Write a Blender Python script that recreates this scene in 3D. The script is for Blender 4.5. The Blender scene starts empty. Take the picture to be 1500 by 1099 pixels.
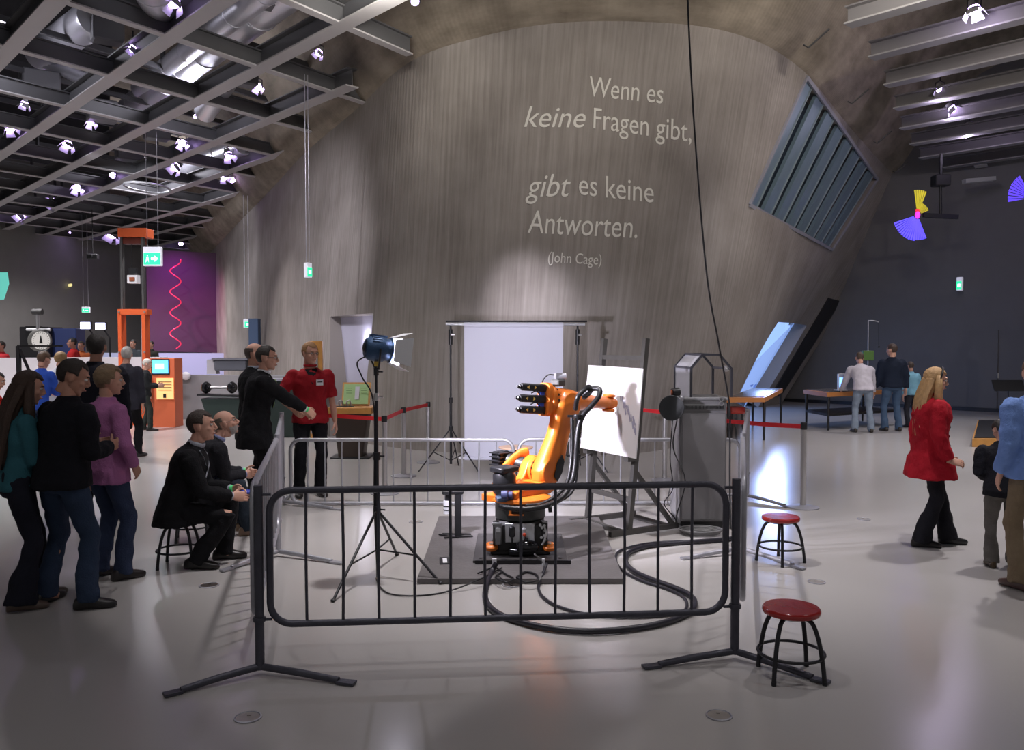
import bpy, bmesh, math, random
from mathutils import Vector, Matrix, noise
from mathutils.bvhtree import BVHTree
random.seed(7)
R = math.radians
V = Vector
S = bpy.context.scene
COL = S.collection
# ------------------------------------------------------------------ camera
CAMH, FPX, HOR = 1.85, 1250.0, 502.0
cd = bpy.data.cameras.new('camera'); cam = bpy.data.objects.new('camera', cd); COL.objects.link(cam)
cd.sensor_width = 36; cd.lens = 30.0; cd.clip_end = 300
PITCH = math.atan((549.5 - HOR) / FPX)
cam.location = (0, 0, CAMH); cam.rotation_euler = (math.pi / 2 - PITCH, 0, 0)
S.camera = cam
S.view_settings.view_transform = 'Standard'; S.view_settings.look = 'None'
S.view_settings.gamma = 1.0; S.view_settings.use_curve_mapping = False
S.view_settings.exposure = 0.85
# ------------------------------------------------------------------ world
W = bpy.data.worlds.new('world'); S.world = W; W.use_nodes = True
bg = W.node_tree.nodes['Background']; bg.inputs[0].default_value = (0.95, 0.92, 0.93, 1); bg.inputs[1].default_value = 0.11

def ray(px, py):
    x = (px - 750) / FPX; y = -(py - 549.5) / FPX
    d = V((x, 1, y)); c, s = math.cos(PITCH), math.sin(PITCH)
    return V((d.x, d.y * c + d.z * s, -d.y * s + d.z * c))
def G(px, py, z=0.0):          # point of the level z seen at a pixel
    d = ray(px, py); t = (z - CAMH) / d.z
    return V((d.x * t, d.y * t, z))
def D(px, py, Y):              # point at depth Y seen at a pixel
    d = ray(px, py); t = Y / d.y
    return V((d.x * t, Y, CAMH + d.z * t))

def spot(name, loc, target, power, angle, color=(1, 1, 1), blend=.6, radius=.06):
    l = bpy.data.lights.new(name, 'SPOT'); l.energy = power; l.spot_size = R(angle); l.spot_blend = blend
    l.color = color; l.shadow_soft_size = radius
    o = bpy.data.objects.new(name, l); COL.objects.link(o); o.location = loc
    o.rotation_euler = (V(target) - V(loc)).to_track_quat('-Z', 'Y').to_euler(); return o
def area(name, loc, target, power, sx, sy, color=(1, 1, 1)):
    l = bpy.data.lights.new(name, 'AREA'); l.shape = 'RECTANGLE'; l.size = sx; l.size_y = sy; l.energy = power; l.color = color
    o = bpy.data.objects.new(name, l); COL.objects.link(o); o.location = loc
    o.rotation_euler = (V(target) - V(loc)).to_track_quat('-Z', 'Y').to_euler(); return o
COOL = (.99, .94, .96)
# hall lamps: a few of the ceiling spots that do most of the lighting
HALL = [ (-.3, 7.4, 0.0, 8.0, 650, 66), (-12, 13, -12.5, 15, 600, 120), (16, 10, 15, 12, 500, 115), (-18, 32, -17, 34, 700, 130), (7.5, 11, 8.5, 14, 250, 100),  # x, y, target x, target y, watt, angle
 (-7.5, 9.4, -8.0, 11.2, 250, 90), (-3.2, 9.2, -3.2, 10.4, 190, 85), (-9.5, 16, -8.4, 16, 800, 110), (-16, 22, -14, 24, 800, 120),
 (-7.5, 21, -8, 19, 500, 100), (-4.3, 12.5, -3.4, 12.5, 300, 90), (-14, 30, -13, 31, 700, 120), (5.8, 9.2, 6.0, 7.6, 520, 75), (3.6, 7.0, 3.2, 7.8, 260, 80),
 (9.5, 13.5, 8.6, 13.0, 420, 90), (9.5, 19, 8.5, 17.5, 260, 100), (14, 14, 13, 14, 330, 110), (5.2, 13.3, 5, 14.5, 200, 90),
 (0, 2.6, 0.0, 4.6, 85, 115), (-5.5, 3.0, -4.5, 5.0, 20, 110), (5.5, 3.5, 4.8, 5.0, 80, 110)]
for i, (x, y, tx, ty, w, a) in enumerate(HALL):
    spot('hall_spot', (x, y, 6.35), (tx, ty, 0), w, a, COOL, .8, .12)
# wall washers on the concrete
spot('wall_spot', (-1.3, 9.5, 6.3), (.3, 13.9, 2.2), 1150, 19, (.93, .88, 1), 1.0, .1)
spot('wall_spot', (-5.4, 11.5, 6.3), (-5.0, 19, 2.8), 900, 62, (.93, .9, 1), 1.0, .1)
spot('wall_spot', (-10.5, 20, 6.3), (-10.0, 30, 2.8), 900, 60, (.9, .9, 1), 1.0, .1)
spot('wall_spot', (4.2, 7.0, 6.2), (3.0, 14.5, 4.2), 200, 75, (1, .92, .84), 1.0, .1)
spot('wall_spot', (9.0, 11.0, 6.2), (6.2, 19, 4.6), 330, 85, (1, .9, .8), 1.0, .1)
spot('wall_spot', (-1.0, 8.0, 6.2), (-1.6, 15, 4.6), 170, 80, (1, .94, .9), 1.0, .1)

spot('lattice_spot', (-2.2, 5.2, 9.4), (-.8, 4.2, 0), 170, 75, COOL, .9, .04)
spot('window_light', (6.2, 20.6, 1.9), (3.75, 12.6, 0), 230, 17, (.35, .48, 1), 1, .4)
# added fill lights: unseen points brighten the ducts, unseen spots the soffit ring
for (x, y, w) in ((-3.4, 12.6, 60), (-6.5, 17.5, 80), (-9, 15, 50), (-11, 26, 80), (-4.5, 9.5, 40)):
    l = bpy.data.lights.new('grid_fill', 'POINT'); l.energy = w; l.shadow_soft_size = .25; l.color = (.9, .88, 1); o = bpy.data.objects.new('grid_fill', l); COL.objects.link(o); o.location = (x, y, 7.15)
spot('soffit_fill', (1.5, 9.0, 6.2), (1.0, 12.8, 7.8), 150, 120, (1, .92, .82), 1, .2); spot('soffit_fill', (4.6, 10.5, 6.2), (6.5, 16, 7.9), 190, 120, (1, .92, .82), 1, .2); spot('soffit_fill', (-1.6, 11.0, 6.2), (-3.2, 16, 7.4), 120, 110, (1, .94, .86), 1, .2)
# ------------------------------------------------------------------ materials
MATS = {}
def mat(name, col, rough=.6, metal=0., emit=None, es=1., bump=0., bscale=40., var=0., vscale=6., spec=.5, alpha=None, trans=0., coat=0.):
    if name in MATS: return MATS[name]
    m = bpy.data.materials.new(name); m.use_nodes = True; nt = m.node_tree; b = nt.nodes['Principled BSDF']
    b.inputs['Base Color'].default_value = (*col, 1); b.inputs['Roughness'].default_value = rough; b.inputs['Metallic'].default_value = metal
    b.inputs['Specular IOR Level'].default_value = spec
    if trans: b.inputs['Transmission Weight'].default_value = trans
    if coat: b.inputs['Coat Weight'].default_value = coat
    if alpha is not None: b.inputs['Alpha'].default_value = alpha
    if emit: b.inputs['Emission Color'].default_value = (*emit, 1); b.inputs['Emission Strength'].default_value = es
    if var or bump:
        tc = nt.nodes.new('ShaderNodeTexCoord')
    if var:
        n = nt.nodes.new('ShaderNodeTexNoise'); n.inputs['Scale'].default_value = vscale; n.inputs['Detail'].default_value = 5
        nt.links.new(tc.outputs['Object'], n.inputs['Vector'])
        mx = nt.nodes.new('ShaderNodeMix'); mx.data_type = 'RGBA'
        mx.inputs[6].default_value = (*[c * (1 - var) for c in col], 1); mx.inputs[7].default_value = (*[min(1, c * (1 + var)) for c in col], 1)
        nt.links.new(n.outputs['Fac'], mx.inputs[0]); nt.links.new(mx.outputs[2], b.inputs['Base Color'])
    if bump:
        n2 = nt.nodes.new('ShaderNodeTexNoise'); n2.inputs['Scale'].default_value = bscale; n2.inputs['Detail'].default_value = 4
        nt.links.new(tc.outputs['Object'], n2.inputs['Vector'])
        bp = nt.nodes.new('ShaderNodeBump'); bp.inputs['Strength'].default_value = bump; bp.inputs['Distance'].default_value = .01
        nt.links.new(n2.outputs['Fac'], bp.inputs['Height']); nt.links.new(bp.outputs['Normal'], b.inputs['Normal'])
    MATS[name] = m; return m
def cloth(name, col, rough=.85, var=.25): return mat(name, col, rough, bump=.5, bscale=90, var=var, vscale=9, spec=.2)

M_steel = mat('painted_steel_grey', (.40, .39, .41), .5, .0, var=.08, vscale=2)
M_web = mat('shaded_steel_web', (.10, .10, .105), .55)  # web colour darkened to carry shade above the bright flanges
M_black = mat('black_plastic', (.012, .012, .014), .4)
M_blackmetal = mat('black_metal', (.02, .02, .024), .38, .3)
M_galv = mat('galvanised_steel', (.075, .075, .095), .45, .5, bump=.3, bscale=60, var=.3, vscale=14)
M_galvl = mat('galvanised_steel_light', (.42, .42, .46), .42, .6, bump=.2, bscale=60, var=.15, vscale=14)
M_chrome = mat('brushed_steel', (.55, .54, .54), .3, .9)
M_orange = mat('orange_paint', (.74, .185, .018), .38, 0, coat=.3, var=.06, vscale=8)
M_orange2 = mat('deep_orange_paint', (.62, .10, .02), .5, var=.1)
M_red = mat('red_belt', (.75, .02, .03), .55)
M_wood = mat('light_wood', (.52, .25, .06), .45, var=.25, vscale=12)
M_white = mat('white_plastic', (.75, .75, .78), .5)
M_silver = mat('silver_panel', (.55, .56, .58), .35, .5)
M_duct = mat('duct_metal', (.72, .72, .78), .32, .65, bump=.3, bscale=6)
M_skin = mat('skin_fair', (.60, .33, .24), .55, var=.08, vscale=20)
M_skind = mat('skin_tanned', (.44, .22, .15), .55, var=.08, vscale=20)

# ------------------------------------------------------------------ geometry
class MB:
    def __init__(s, M=None): s.v = []; s.f = []; s.m = []; s.M = M or Matrix.Identity(4); s.k = 0
    def add(s, vs, fs, k=None):
        n = len(s.v); s.v += [s.M @ V(p) for p in vs]; s.f += [[n + i for i in f] for f in fs]; s.m += [s.k if k is None else k] * len(fs); return s
    def box(s, c, d, rot=None, k=None, bev=0.0):
        c = V(c); x, y, z = [q / 2 for q in d]
        rm = (rot if isinstance(rot, Matrix) else Matrix.Rotation(rot, 3, 'Z')) if rot is not None else Matrix.Identity(3)
        if bev:
            b = min(bev, x * .6, y * .6, z * .6); vs = []; 
            for sz in (-1, 1):
                for (px, py) in ((x, y - b), (x - b, y), (-x + b, y), (-x, y - b), (-x, -y + b), (-x + b, -y), (x - b, -y), (x, -y + b)): vs.append((px, py, sz * (z - b)))
            for sz in (-1, 1):
                for (px, py) in ((x - b, y - b), (x - b, y - b), (-x + b, y - b), (-x + b, y - b), (-x + b, -y + b), (-x + b, -y + b), (x - b, -y + b), (x - b, -y + b)): vs.append((px, py, sz * z))
            fs = [[i, (i + 1) % 8, 8 + (i + 1) % 8, 8 + i] for i in range(8)]
            fs += [[8 + i, 8 + (i + 1) % 8, 24 + (i + 1) % 8, 24 + i] for i in range(0, 8)]
            fs += [[(i + 1) % 8, i, 16 + i, 16 + (i + 1) % 8] for i in range(0, 8)]
            fs += [[24, 26, 28, 30], [22, 20, 18, 16]]
            return s.add([c + rm @ V(p) for p in vs], fs, k)
        vs = [c + rm @ V(p) for p in ((-x, -y, -z), (x, -y, -z), (x, y, -z), (-x, y, -z), (-x, -y, z), (x, -y, z), (x, y, z), (-x, y, z))]
        return s.add(vs, [[3, 2, 1, 0], [4, 5, 6, 7], [0, 1, 5, 4], [1, 2, 6, 5], [2, 3, 7, 6], [3, 0, 4, 7]], k)
    def beam(s, a, b, w, h, k=None, up=(0, 0, 1)):      # rectangular bar a->b
        a, b = V(a), V(b); d = (b - a); L = d.length; d.normalize(); u = V(up)
        if abs(d.dot(u)) > .98: u = V((0, 1, 0))
        r = d.cross(u).normalized(); u = r.cross(d)
        rm = Matrix((r, d, u)).transposed()
        return s.box((a + b) / 2, (w, L, h), rm, k)
    def tube(s, pts, rad, n=10, k=None, cap=True, asp=1.0, side=None, closed=False):
        pts = [V(p) for p in pts]; N = len(pts); rs = rad if isinstance(rad, (list, tuple)) else [rad] * N
        T = []
        for i in range(N):
            if closed: t = pts[(i + 1) % N] - pts[i - 1]
            else: t = pts[min(i + 1, N - 1)] - pts[max(i - 1, 0)]
            T.append(t.normalized() if t.length > 1e-9 else V((0, 0, 1)))
        u = V(side) if side is not None else (V((0, 0, 1)) if abs(T[0].z) < .9 else V((1, 0, 0)))
        vs = []
        for i in range(N):
            if side is not None: u = V(side)
            u = u - T[i] * u.dot(T[i])
            if u.length < 1e-6: u = T[i].orthogonal()
            u.normalize(); w = T[i].cross(u)
            for j in range(n):
                a = 2 * math.pi * j / n
                vs.append(pts[i] + u * (rs[i] * math.cos(a)) + w * (rs[i] * asp * math.sin(a)))
        fs = []
        for i in range(N - (0 if closed else 1)):
            i2 = (i + 1) % N
            for j in range(n):
                j2 = (j + 1) % n; fs.append([i * n + j, i * n + j2, i2 * n + j2, i2 * n + j])
        if cap and not closed: fs.append(list(range(n))[::-1]); fs.append([(N - 1) * n + j for j in range(n)])
        return s.add(vs, fs, k)
    def rings(s, rings, n=20, k=None, cap=True):        # ring = (centre, right vec*rx, fwd vec*ry [,power])
        vs = []
        for rg in rings:
            c, u, w = rg[:3]; pw = rg[3] if len(rg) > 3 else 1.0
            for j in range(n):
                a = 2 * math.pi * j / n; ca, sa = math.cos(a), math.sin(a)
                ca = math.copysign(abs(ca) ** pw, ca); sa = math.copysign(abs(sa) ** pw, sa)
                vs.append(c + u * ca + w * sa)
        fs = []
        for i in range(len(rings) - 1):
            for j in range(n):
                j2 = (j + 1) % n; fs.append([i * n + j, i * n + j2, (i + 1) * n + j2, (i + 1) * n + j])
        if cap: fs.append(list(range(n))[::-1]); fs.append([(len(rings) - 1) * n + j for j in range(n)])
        return s.add(vs, fs, k)
    def ell(s, c, r, rot=None, n=12, m=8, k=None):
        c = V(c); vs = []; rm = rot or Matrix.Identity(3)
        for i in range(m + 1):
            th = math.pi * i / m
            for j in range(n):
                a = 2 * math.pi * j / n
                vs.append(c + rm @ V((r[0] * math.sin(th) * math.cos(a), r[1] * math.sin(th) * math.sin(a), -r[2] * math.cos(th))))
        fs = []
        for i in range(m):
            for j in range(n):
                j2 = (j + 1) % n; fs.append([i * n + j, i * n + j2, (i + 1) * n + j2, (i + 1) * n + j])
        return s.add(vs, fs, k)
    def lathe(s, c, prof, n=24, axis=(0, 0, 1), k=None):  # prof: (radius, height)
        c = V(c); a = V(axis).normalized(); u = a.orthogonal().normalized(); w = a.cross(u); vs = []
        for (r, h) in prof:
            for j in range(n):
                t = 2 * math.pi * j / n; vs.append(c + a * h + (u * math.cos(t) + w * math.sin(t)) * r)
        fs = []
        for i in range(len(prof) - 1):
            for j in range(n):
                j2 = (j + 1) % n; fs.append([i * n + j, i * n + j2, (i + 1) * n + j2, (i + 1) * n + j])
        fs.append(list(range(n))[::-1]); fs.append([(len(prof) - 1) * n + j for j in range(n)])
        return s.add(vs, fs, k)
    def cyl(s, a, b, r, n=20, k=None):
        a, b = V(a), V(b); return s.lathe(a, [(r, 0), (r, (b - a).length)], n, (b - a), k)
    def prism(s, pts, off, k=None):                      # polygon extruded by a vector
        pts = [V(p) for p in pts]; off = V(off); n = len(pts)
        fs = [list(range(n))[::-1], [n + i for i in range(n)]] + [[i, (i + 1) % n, n + (i + 1) % n, n + i] for i in range(n)]
        return s.add(pts + [p + off for p in pts], fs, k)
    def mesh(s, name, mats):
        me = bpy.data.meshes.new(name); me.from_pydata([tuple(p) for p in s.v], [], s.f)
        for m in (mats if isinstance(mats, (list, tuple)) else [mats]): me.materials.append(m)
        me.polygons.foreach_set('material_index', s.m)
        bm = bmesh.new(); bm.from_mesh(me); bmesh.ops.recalc_face_normals(bm, faces=bm.faces); bm.to_mesh(me); bm.free()
        return me
    def build(s, name, mats, parent=None, smooth=None, bevel=0):
        me = s.mesh(name, mats); return link(name, me, parent, smooth, bevel)
def link(name, me, parent=None, smooth=None, bevel=0):
    if smooth is not None:
        me.polygons.foreach_set('use_smooth', [True] * len(me.polygons))
        if smooth < 180: me.set_sharp_from_angle(angle=R(smooth))
    o = bpy.data.objects.new(name, me); COL.objects.link(o)
    if parent:
        o.parent = parent; bpy.context.view_layer.update() if False else None
        o.matrix_parent_inverse = root_mat(parent).inverted()
    if bevel:
        md = o.modifiers.new('bevel', 'BEVEL'); md.width = bevel; md.segments = 2; md.limit_method = 'ANGLE'
    return o
RM = {}
def root_mat(o): return RM.get(o.name, Matrix.Identity(4))
def tag(o, label=None, cat=None, group=None, kind=None):
    for k_, v_ in (('label', label), ('category', cat), ('group', group), ('kind', kind)):
        if v_: o[k_] = v_
    return o
def empty(name, loc, label=None, cat=None, group=None, rz=0, kind=None):
    o = bpy.data.objects.new(name, None); COL.objects.link(o); o.location = loc; o.rotation_euler = (0, 0, rz); o.empty_display_size = .2
    RM[o.name] = Matrix.LocRotScale(V(loc), Matrix.Rotation(rz, 3, 'Z').to_quaternion(), V((1, 1, 1)))
    return tag(o, label, cat, group, kind)
def copy_tree(o, parent=None):
    c = o.copy(); COL.objects.link(c); c.parent = parent
    for ch in list(o.children): copy_tree(ch, c)
    return c
def remesh(mb, voxel, smooth=3, disp=0., dscale=.1, name='m'):
    me = mb.mesh(name, []) ; me.materials.clear()
    o = bpy.data.objects.new('tmp', me); COL.objects.link(o)
    r = o.modifiers.new('r', 'REMESH'); r.mode = 'VOXEL'; r.voxel_size = voxel; r.use_smooth_shade = True
    if smooth:
        sm = o.modifiers.new('s', 'SMOOTH'); sm.factor = .5; sm.iterations = smooth
    if disp:
        t = bpy.data.textures.get('fold%.2f' % dscale) or bpy.data.textures.new('fold%.2f' % dscale, 'CLOUDS'); t.noise_scale = dscale; t.noise_depth = 2
        d = o.modifiers.new('d', 'DISPLACE'); d.texture = t; d.strength = disp; d.mid_level = .5; d.texture_coords = 'LOCAL'
    bpy.context.view_layer.update()
    dg = bpy.context.evaluated_depsgraph_get()
    out = bpy.data.meshes.new_from_object(o.evaluated_get(dg))
    bpy.data.objects.remove(o); bpy.data.meshes.remove(me)
    return out
def spline(pts, n=8):
    pts = [V(p) for p in pts]; out = []
    for i in range(len(pts) - 1):
        p0 = pts[i - 1] if i else pts[0] * 2 - pts[1]; p1, p2 = pts[i], pts[i + 1]
        p3 = pts[i + 2] if i + 2 < len(pts) else p2 * 2 - p1
        for j in range(n):
            t = j / n
            out.append(.5 * ((2 * p1) + (p2 - p0) * t + (2 * p0 - 5 * p1 + 4 * p2 - p3) * t * t + (3 * p1 - p0 - 3 * p2 + p3) * t ** 3))
    out.append(pts[-1]); return out
def textmesh(body, size, shear=0., space=1.0, extrude=0., sx=1.0, bold=0.):
    c = bpy.data.curves.new('t', 'FONT'); c.body = body; c.size = size; c.shear = shear; c.space_character = space; c.extrude = extrude; c.resolution_u = 4
    c.offset = bold
    o = bpy.data.objects.new('t', c); COL.objects.link(o); bpy.context.view_layer.update()
    me = bpy.data.meshes.new_from_object(o.evaluated_get(bpy.context.evaluated_depsgraph_get()))
    bpy.data.objects.remove(o); bpy.data.curves.remove(c)
    if sx != 1.0:
        for v in me.vertices: v.co.x *= sx
    return me
# ================================================================== SETTING
# floor: pale polished screed
def floor_mat():
    m = bpy.data.materials.new('polished_floor'); m.use_nodes = True; nt = m.node_tree; b = nt.nodes['Principled BSDF']
    tc = nt.nodes.new('ShaderNodeTexCoord'); n = nt.nodes.new('ShaderNodeTexNoise'); n.inputs['Scale'].default_value = .35; n.inputs['Detail'].default_value = 2
    nt.links.new(tc.outputs['Object'], n.inputs['Vector'])
    cr = nt.nodes.new('ShaderNodeValToRGB'); cr.color_ramp.elements[0].position = .3; cr.color_ramp.elements[1].position = .7
    cr.color_ramp.elements[0].color = (.435, .415, .40, 1); cr.color_ramp.elements[1].color = (.46, .44, .425, 1)
    nt.links.new(n.outputs['Fac'], cr.inputs['Fac']); nt.links.new(cr.outputs['Color'], b.inputs['Base Color'])
    n2 = nt.nodes.new('ShaderNodeTexNoise'); n2.inputs['Scale'].default_value = 1.2; n2.inputs['Detail'].default_value = 2
    nt.links.new(tc.outputs['Object'], n2.inputs['Vector'])
    mr = nt.nodes.new('ShaderNodeMapRange'); mr.inputs[3].default_value = .20; mr.inputs[4].default_value = .23
    nt.links.new(n2.outputs['Fac'], mr.inputs[0]); nt.links.new(mr.outputs[0], b.inputs['Roughness'])
    b.inputs['Specular IOR Level'].default_value = .45
    return m
m = MB(); m.add([(-32, -6, 0), (28, -6, 0), (28, 56, 0), (-32, 56, 0), (-32, -6, -.3), (28, -6, -.3), (28, 56, -.3), (-32, 56, -.3)], [[0, 1, 2, 3], [7, 6, 5, 4], [4, 5, 1, 0], [5, 6, 2, 1], [6, 7, 3, 2], [7, 4, 0, 3]])
tag(m.build('floor', floor_mat()), kind='structure')

# concrete cone wall -------------------------------------------------
def concrete(name, c0, c1, su, sv, bump=.35, blotch=.9):
    m = bpy.data.materials.new(name); m.use_nodes = True; nt = m.node_tree; b = nt.nodes['Principled BSDF']; b.inputs['Roughness'].default_value = .8
    b.inputs['Specular IOR Level'].default_value = .25
    uv = nt.nodes.new('ShaderNodeUVMap'); uv.uv_map = 'UVMap'
    mp = nt.nodes.new('ShaderNodeMapping'); mp.inputs['Scale'].default_value = (su, sv, 1); nt.links.new(uv.outputs['UV'], mp.inputs['Vector'])
    n1 = nt.nodes.new('ShaderNodeTexNoise'); n1.inputs['Scale'].default_value = 1; n1.inputs['Detail'].default_value = 6; n1.inputs['Roughness'].default_value = .65
    nt.links.new(mp.outputs[0], n1.inputs['Vector'])
    n2 = nt.nodes.new('ShaderNodeTexNoise'); n2.inputs['Scale'].default_value = blotch; n2.inputs['Detail'].default_value = 5; nt.links.new(uv.outputs['UV'], n2.inputs['Vector'])
    ad = nt.nodes.new('ShaderNodeMath'); ad.operation = 'MULTIPLY_ADD'; ad.inputs[1].default_value = .55; nt.links.new(n1.outputs['Fac'], ad.inputs[0])
    m2 = nt.nodes.new('ShaderNodeMath'); m2.operation = 'MULTIPLY'; m2.inputs[1].default_value = .45; nt.links.new(n2.outputs['Fac'], m2.inputs[0]); nt.links.new(m2.outputs[0], ad.inputs[2])
    cr = nt.nodes.new('ShaderNodeValToRGB'); cr.color_ramp.elements[0].position = .36; cr.color_ramp.elements[1].position = .64
    cr.color_ramp.elements[0].color = (*c0, 1); cr.color_ramp.elements[1].color = (*c1, 1)
    nt.links.new(ad.outputs[0], cr.inputs['Fac']); nt.links.new(cr.outputs['Color'], b.inputs['Base Color'])
    # board marks: narrow grooves running up the surface
    sep = nt.nodes.new('ShaderNodeSeparateXYZ'); nt.links.new(uv.outputs['UV'], sep.inputs[0])
    wv = nt.nodes.new('ShaderNodeTexWave'); wv.wave_type = 'BANDS'; wv.bands_direction = 'X'; wv.inputs['Scale'].default_value = 3.2; wv.inputs['Distortion'].default_value = .6
    nt.links.new(uv.outputs['UV'], wv.inputs['Vector'])
    mm = nt.nodes.new('ShaderNodeMath'); mm.operation = 'MULTIPLY_ADD'; mm.inputs[1].default_value = 1.4
    nt.links.new(n1.outputs['Fac'], mm.inputs[0]); nt.links.new(wv.outputs['Fac'], mm.inputs[2])
    bp = nt.nodes.new('ShaderNodeBump'); bp.inputs['Strength'].default_value = bump; bp.inputs['Distance'].default_value = .03
    nt.links.new(mm.outputs[0], bp.inputs['Height']); nt.links.new(bp.outputs['Normal'], b.inputs['Normal'])
    return m
M_conc = concrete('board_marked_concrete', (.20, .178, .16), (.34, .31, .285), 15, .45, .14)
M_conc2 = concrete('rough_soffit_concrete', (.15, .125, .095), (.30, .26, .205), .9, 3, .12, 1.6)
BASE = [(-13.2, 38), (-12.4, 36), (-9, 28), (-6.6, 22.6), (-4.9, 19), (-3.6, 16.8), (-2.2, 15.1), (-.9, 14.25), (.4, 13.9), (1.9, 14.1), (3.2, 15.4), (4.1, 17), (4.9, 18.8), (5.7, 21), (6.7, 23.8), (8.2, 25.9)]
TOPC = [(-15.2, 42, 5.75), (-14.3, 40, 5.8), (-9.5, 29.8, 6.0), (-6.7, 24, 6.15), (-4.9, 20.3, 6.3), (-3.1, 17.2, 6.5), (-1.8, 15, 6.7), (-.56, 14.05, 6.8), (.87, 13.66, 6.9), (2.74, 13.75, 6.9), (4.04, 14.45, 6.9), (5.15, 15.7, 6.9), (6, 17, 6.9), (7.9, 20.1, 6.85), (10.8, 24.5, 6.7), (12.4, 26.4, 6.6)]
NS, NH = 6, 14
bs = spline([(x, y, 0) for x, y in BASE], NS); ts = spline(TOPC, NS)
def grid_mesh(name, rows, mats, lens_v):   # rows[j][i] ; uv in metres
    NU = len(rows[0]); vs = []; fs = []; 
    us = [0]; mid = rows[len(rows) // 2]
    for i in range(1, NU): us.append(us[-1] + (V(mid[i]) - V(mid[i - 1])).length)
    for r in rows: vs += [tuple(p) for p in r]
    for j in range(len(rows) - 1):
        for i in range(NU - 1): fs.append((j * NU + i, j * NU + i + 1, (j + 1) * NU + i + 1, (j + 1) * NU + i))
    me = bpy.data.meshes.new(name); me.from_pydata(vs, [], fs); uvl = me.uv_layers.new(name='UVMap')
    for lp in me.loops: uvl.data[lp.index].uv = (us[lp.vertex_index % NU], lens_v[lp.vertex_index // NU])
    for mt in mats: me.materials.append(mt)
    me.polygons.foreach_set('use_smooth', [True] * len(me.polygons))
    return me
rows = []
for j in range(NH + 1):
    t = j / NH; rows.append([a.lerp(b, t) for a, b in zip(bs, ts)])
wall_me = grid_mesh('wall_concrete', rows, [M_conc], [7 * j / NH for j in range(NH + 1)])
BV = BVHTree.FromPolygons([v.co.copy() for v in wall_me.vertices], [tuple(p.vertices) for p in wall_me.polygons])
def surf(px, py):
    o = V((0, 0, CAMH)); h = BV.ray_cast(o, ray(px, py).normalized()); k = 0
    while h[0] is None and k < 60: 
        k += 1
        for q in ((px - k * 3, py), (px, py - k * 3), (px - k * 3, py - k * 3)):
            h = BV.ray_cast(o, ray(*q).normalized())
            if h[0] is not None: break
    n = h[1] if h[1].dot(ray(px, py)) < 0 else -h[1]; p = h[0]
    if k:
        d = ray(px, py); t = (p - o).dot(n) / d.dot(n); p = o + d * t
    return p, n
wall = link('wall_concrete', wall_me)
wall['kind'] = 'structure'
def cutter(pix, front=1.0, back=3.0, ndir=None):
    P = [surf(*p)[0] for p in pix]
    n = ndir or sum((surf(*p)[1] for p in pix), V()).normalized()
    m = MB(); m.prism([p + n * front for p in P], -n * (front + back)); o = m.build('cut', []); return o, P, n
# solidify away from the visitor's side
sol = wall.modifiers.new('s', 'SOLIDIFY'); sol.thickness = .8; sol.offset = 1.0 if wall_me.polygons[len(wall_me.polygons) // 2].normal.y > 0 else -1.0; sol.use_even_offset = True
SKY = [(1181, 113), (1097, 300), (1219, 366), (1285, 263)]
WIN = [(1140, 472), (1182, 477), (1106, 603), (1077, 590)]
BLK = [(1213, 436), (1231, 441), (1143, 580), (1128, 580)]
NIC = [(484, 464), (547, 459), (527, 650), (484, 650)]
c1, SKP, skn = cutter(SKY, .6, .42)
c2, WNP, wnn = cutter(WIN)
c3, BKP, bkn = cutter(BLK, 1.0, .55)
c4, NCP, ncn = cutter(NIC)
for c in (c1, c2, c4):
    b_ = wall.modifiers.new('b', 'BOOLEAN'); b_.operation = 'DIFFERENCE'; b_.solver = 'EXACT'; b_.object = c
bpy.context.view_layer.update()
new = bpy.data.meshes.new_from_object(wall.evaluated_get(bpy.context.evaluated_depsgraph_get()))
wall.modifiers.clear(); wall.data = new; new.name = 'wall_concrete'
for c in (c1, c2, c3, c4): bpy.data.objects.remove(c)
new.set_sharp_from_angle(angle=R(35))

# soffit ring above the crease
def nrm(i):
    a = ts[max(i - 1, 0)]; b = ts[min(i + 1, len(ts) - 1)]; t = (b - a); t.z = 0; t.normalize(); return V((t.y, -t.x, 0))
prof = [(0, 0), (.10, .05), (.28, .22), (.8, .95), (1.4, 1.7), (2.2, 2.3), (4, 3.0)]
rows = [[ts[i] + nrm(i) * a + V((0, 0, b)) for i in range(len(ts))] for a, b in prof]
sf = link('soffit_ring', grid_mesh('soffit_ring', rows, [M_conc2], [0, .15, .4, 1.3, 2.3, 3.3, 5]))
sf.name = 'trim_1'; sf['kind'] = 'structure'

# lettering thrown on the wall as light, here painted as pale raised faces
M_letter = mat('projected_letter_light', (.72, .70, .64), .8)
def wall_text(body, x0, y0, x1, y1, size, shear, parent):
    me = textmesh(body, 1.0, shear, 1.0)
    xs = [v.co.x for v in me.vertices]; w0, w1 = min(xs), max(xs)
    bm = bmesh.new(); bm.from_mesh(me); bmesh.ops.triangulate(bm, faces=bm.faces[:])
    ok = True
    for v in bm.verts:
        t = (v.co.x - w0) / (w1 - w0)
        px = x0 + (x1 - x0) * t; py = y0 + (y1 - y0) * t - v.co.y * size
        h, n = surf(px, py)
        if h: v.co = h + n * .012
    bmesh.ops.recalc_face_normals(bm, faces=bm.faces[:])
    g = bmesh.ops.extrude_face_region(bm, geom=bm.faces[:])
    for e in g['geom']:
        if isinstance(e, bmesh.types.BMVert): e.co += V((0, -.004, 0))
    bm.to_mesh(me); bm.free(); me.materials.append(M_letter)
    return link('lettering', me, parent)
q = surf(880, 250)[0]
qt = empty('wall_lettering', (q.x, q.y - .05, q.z), 'five lines of projected German quotation, light painted as pale lettering high on the concrete wall', 'lettering')
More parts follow.
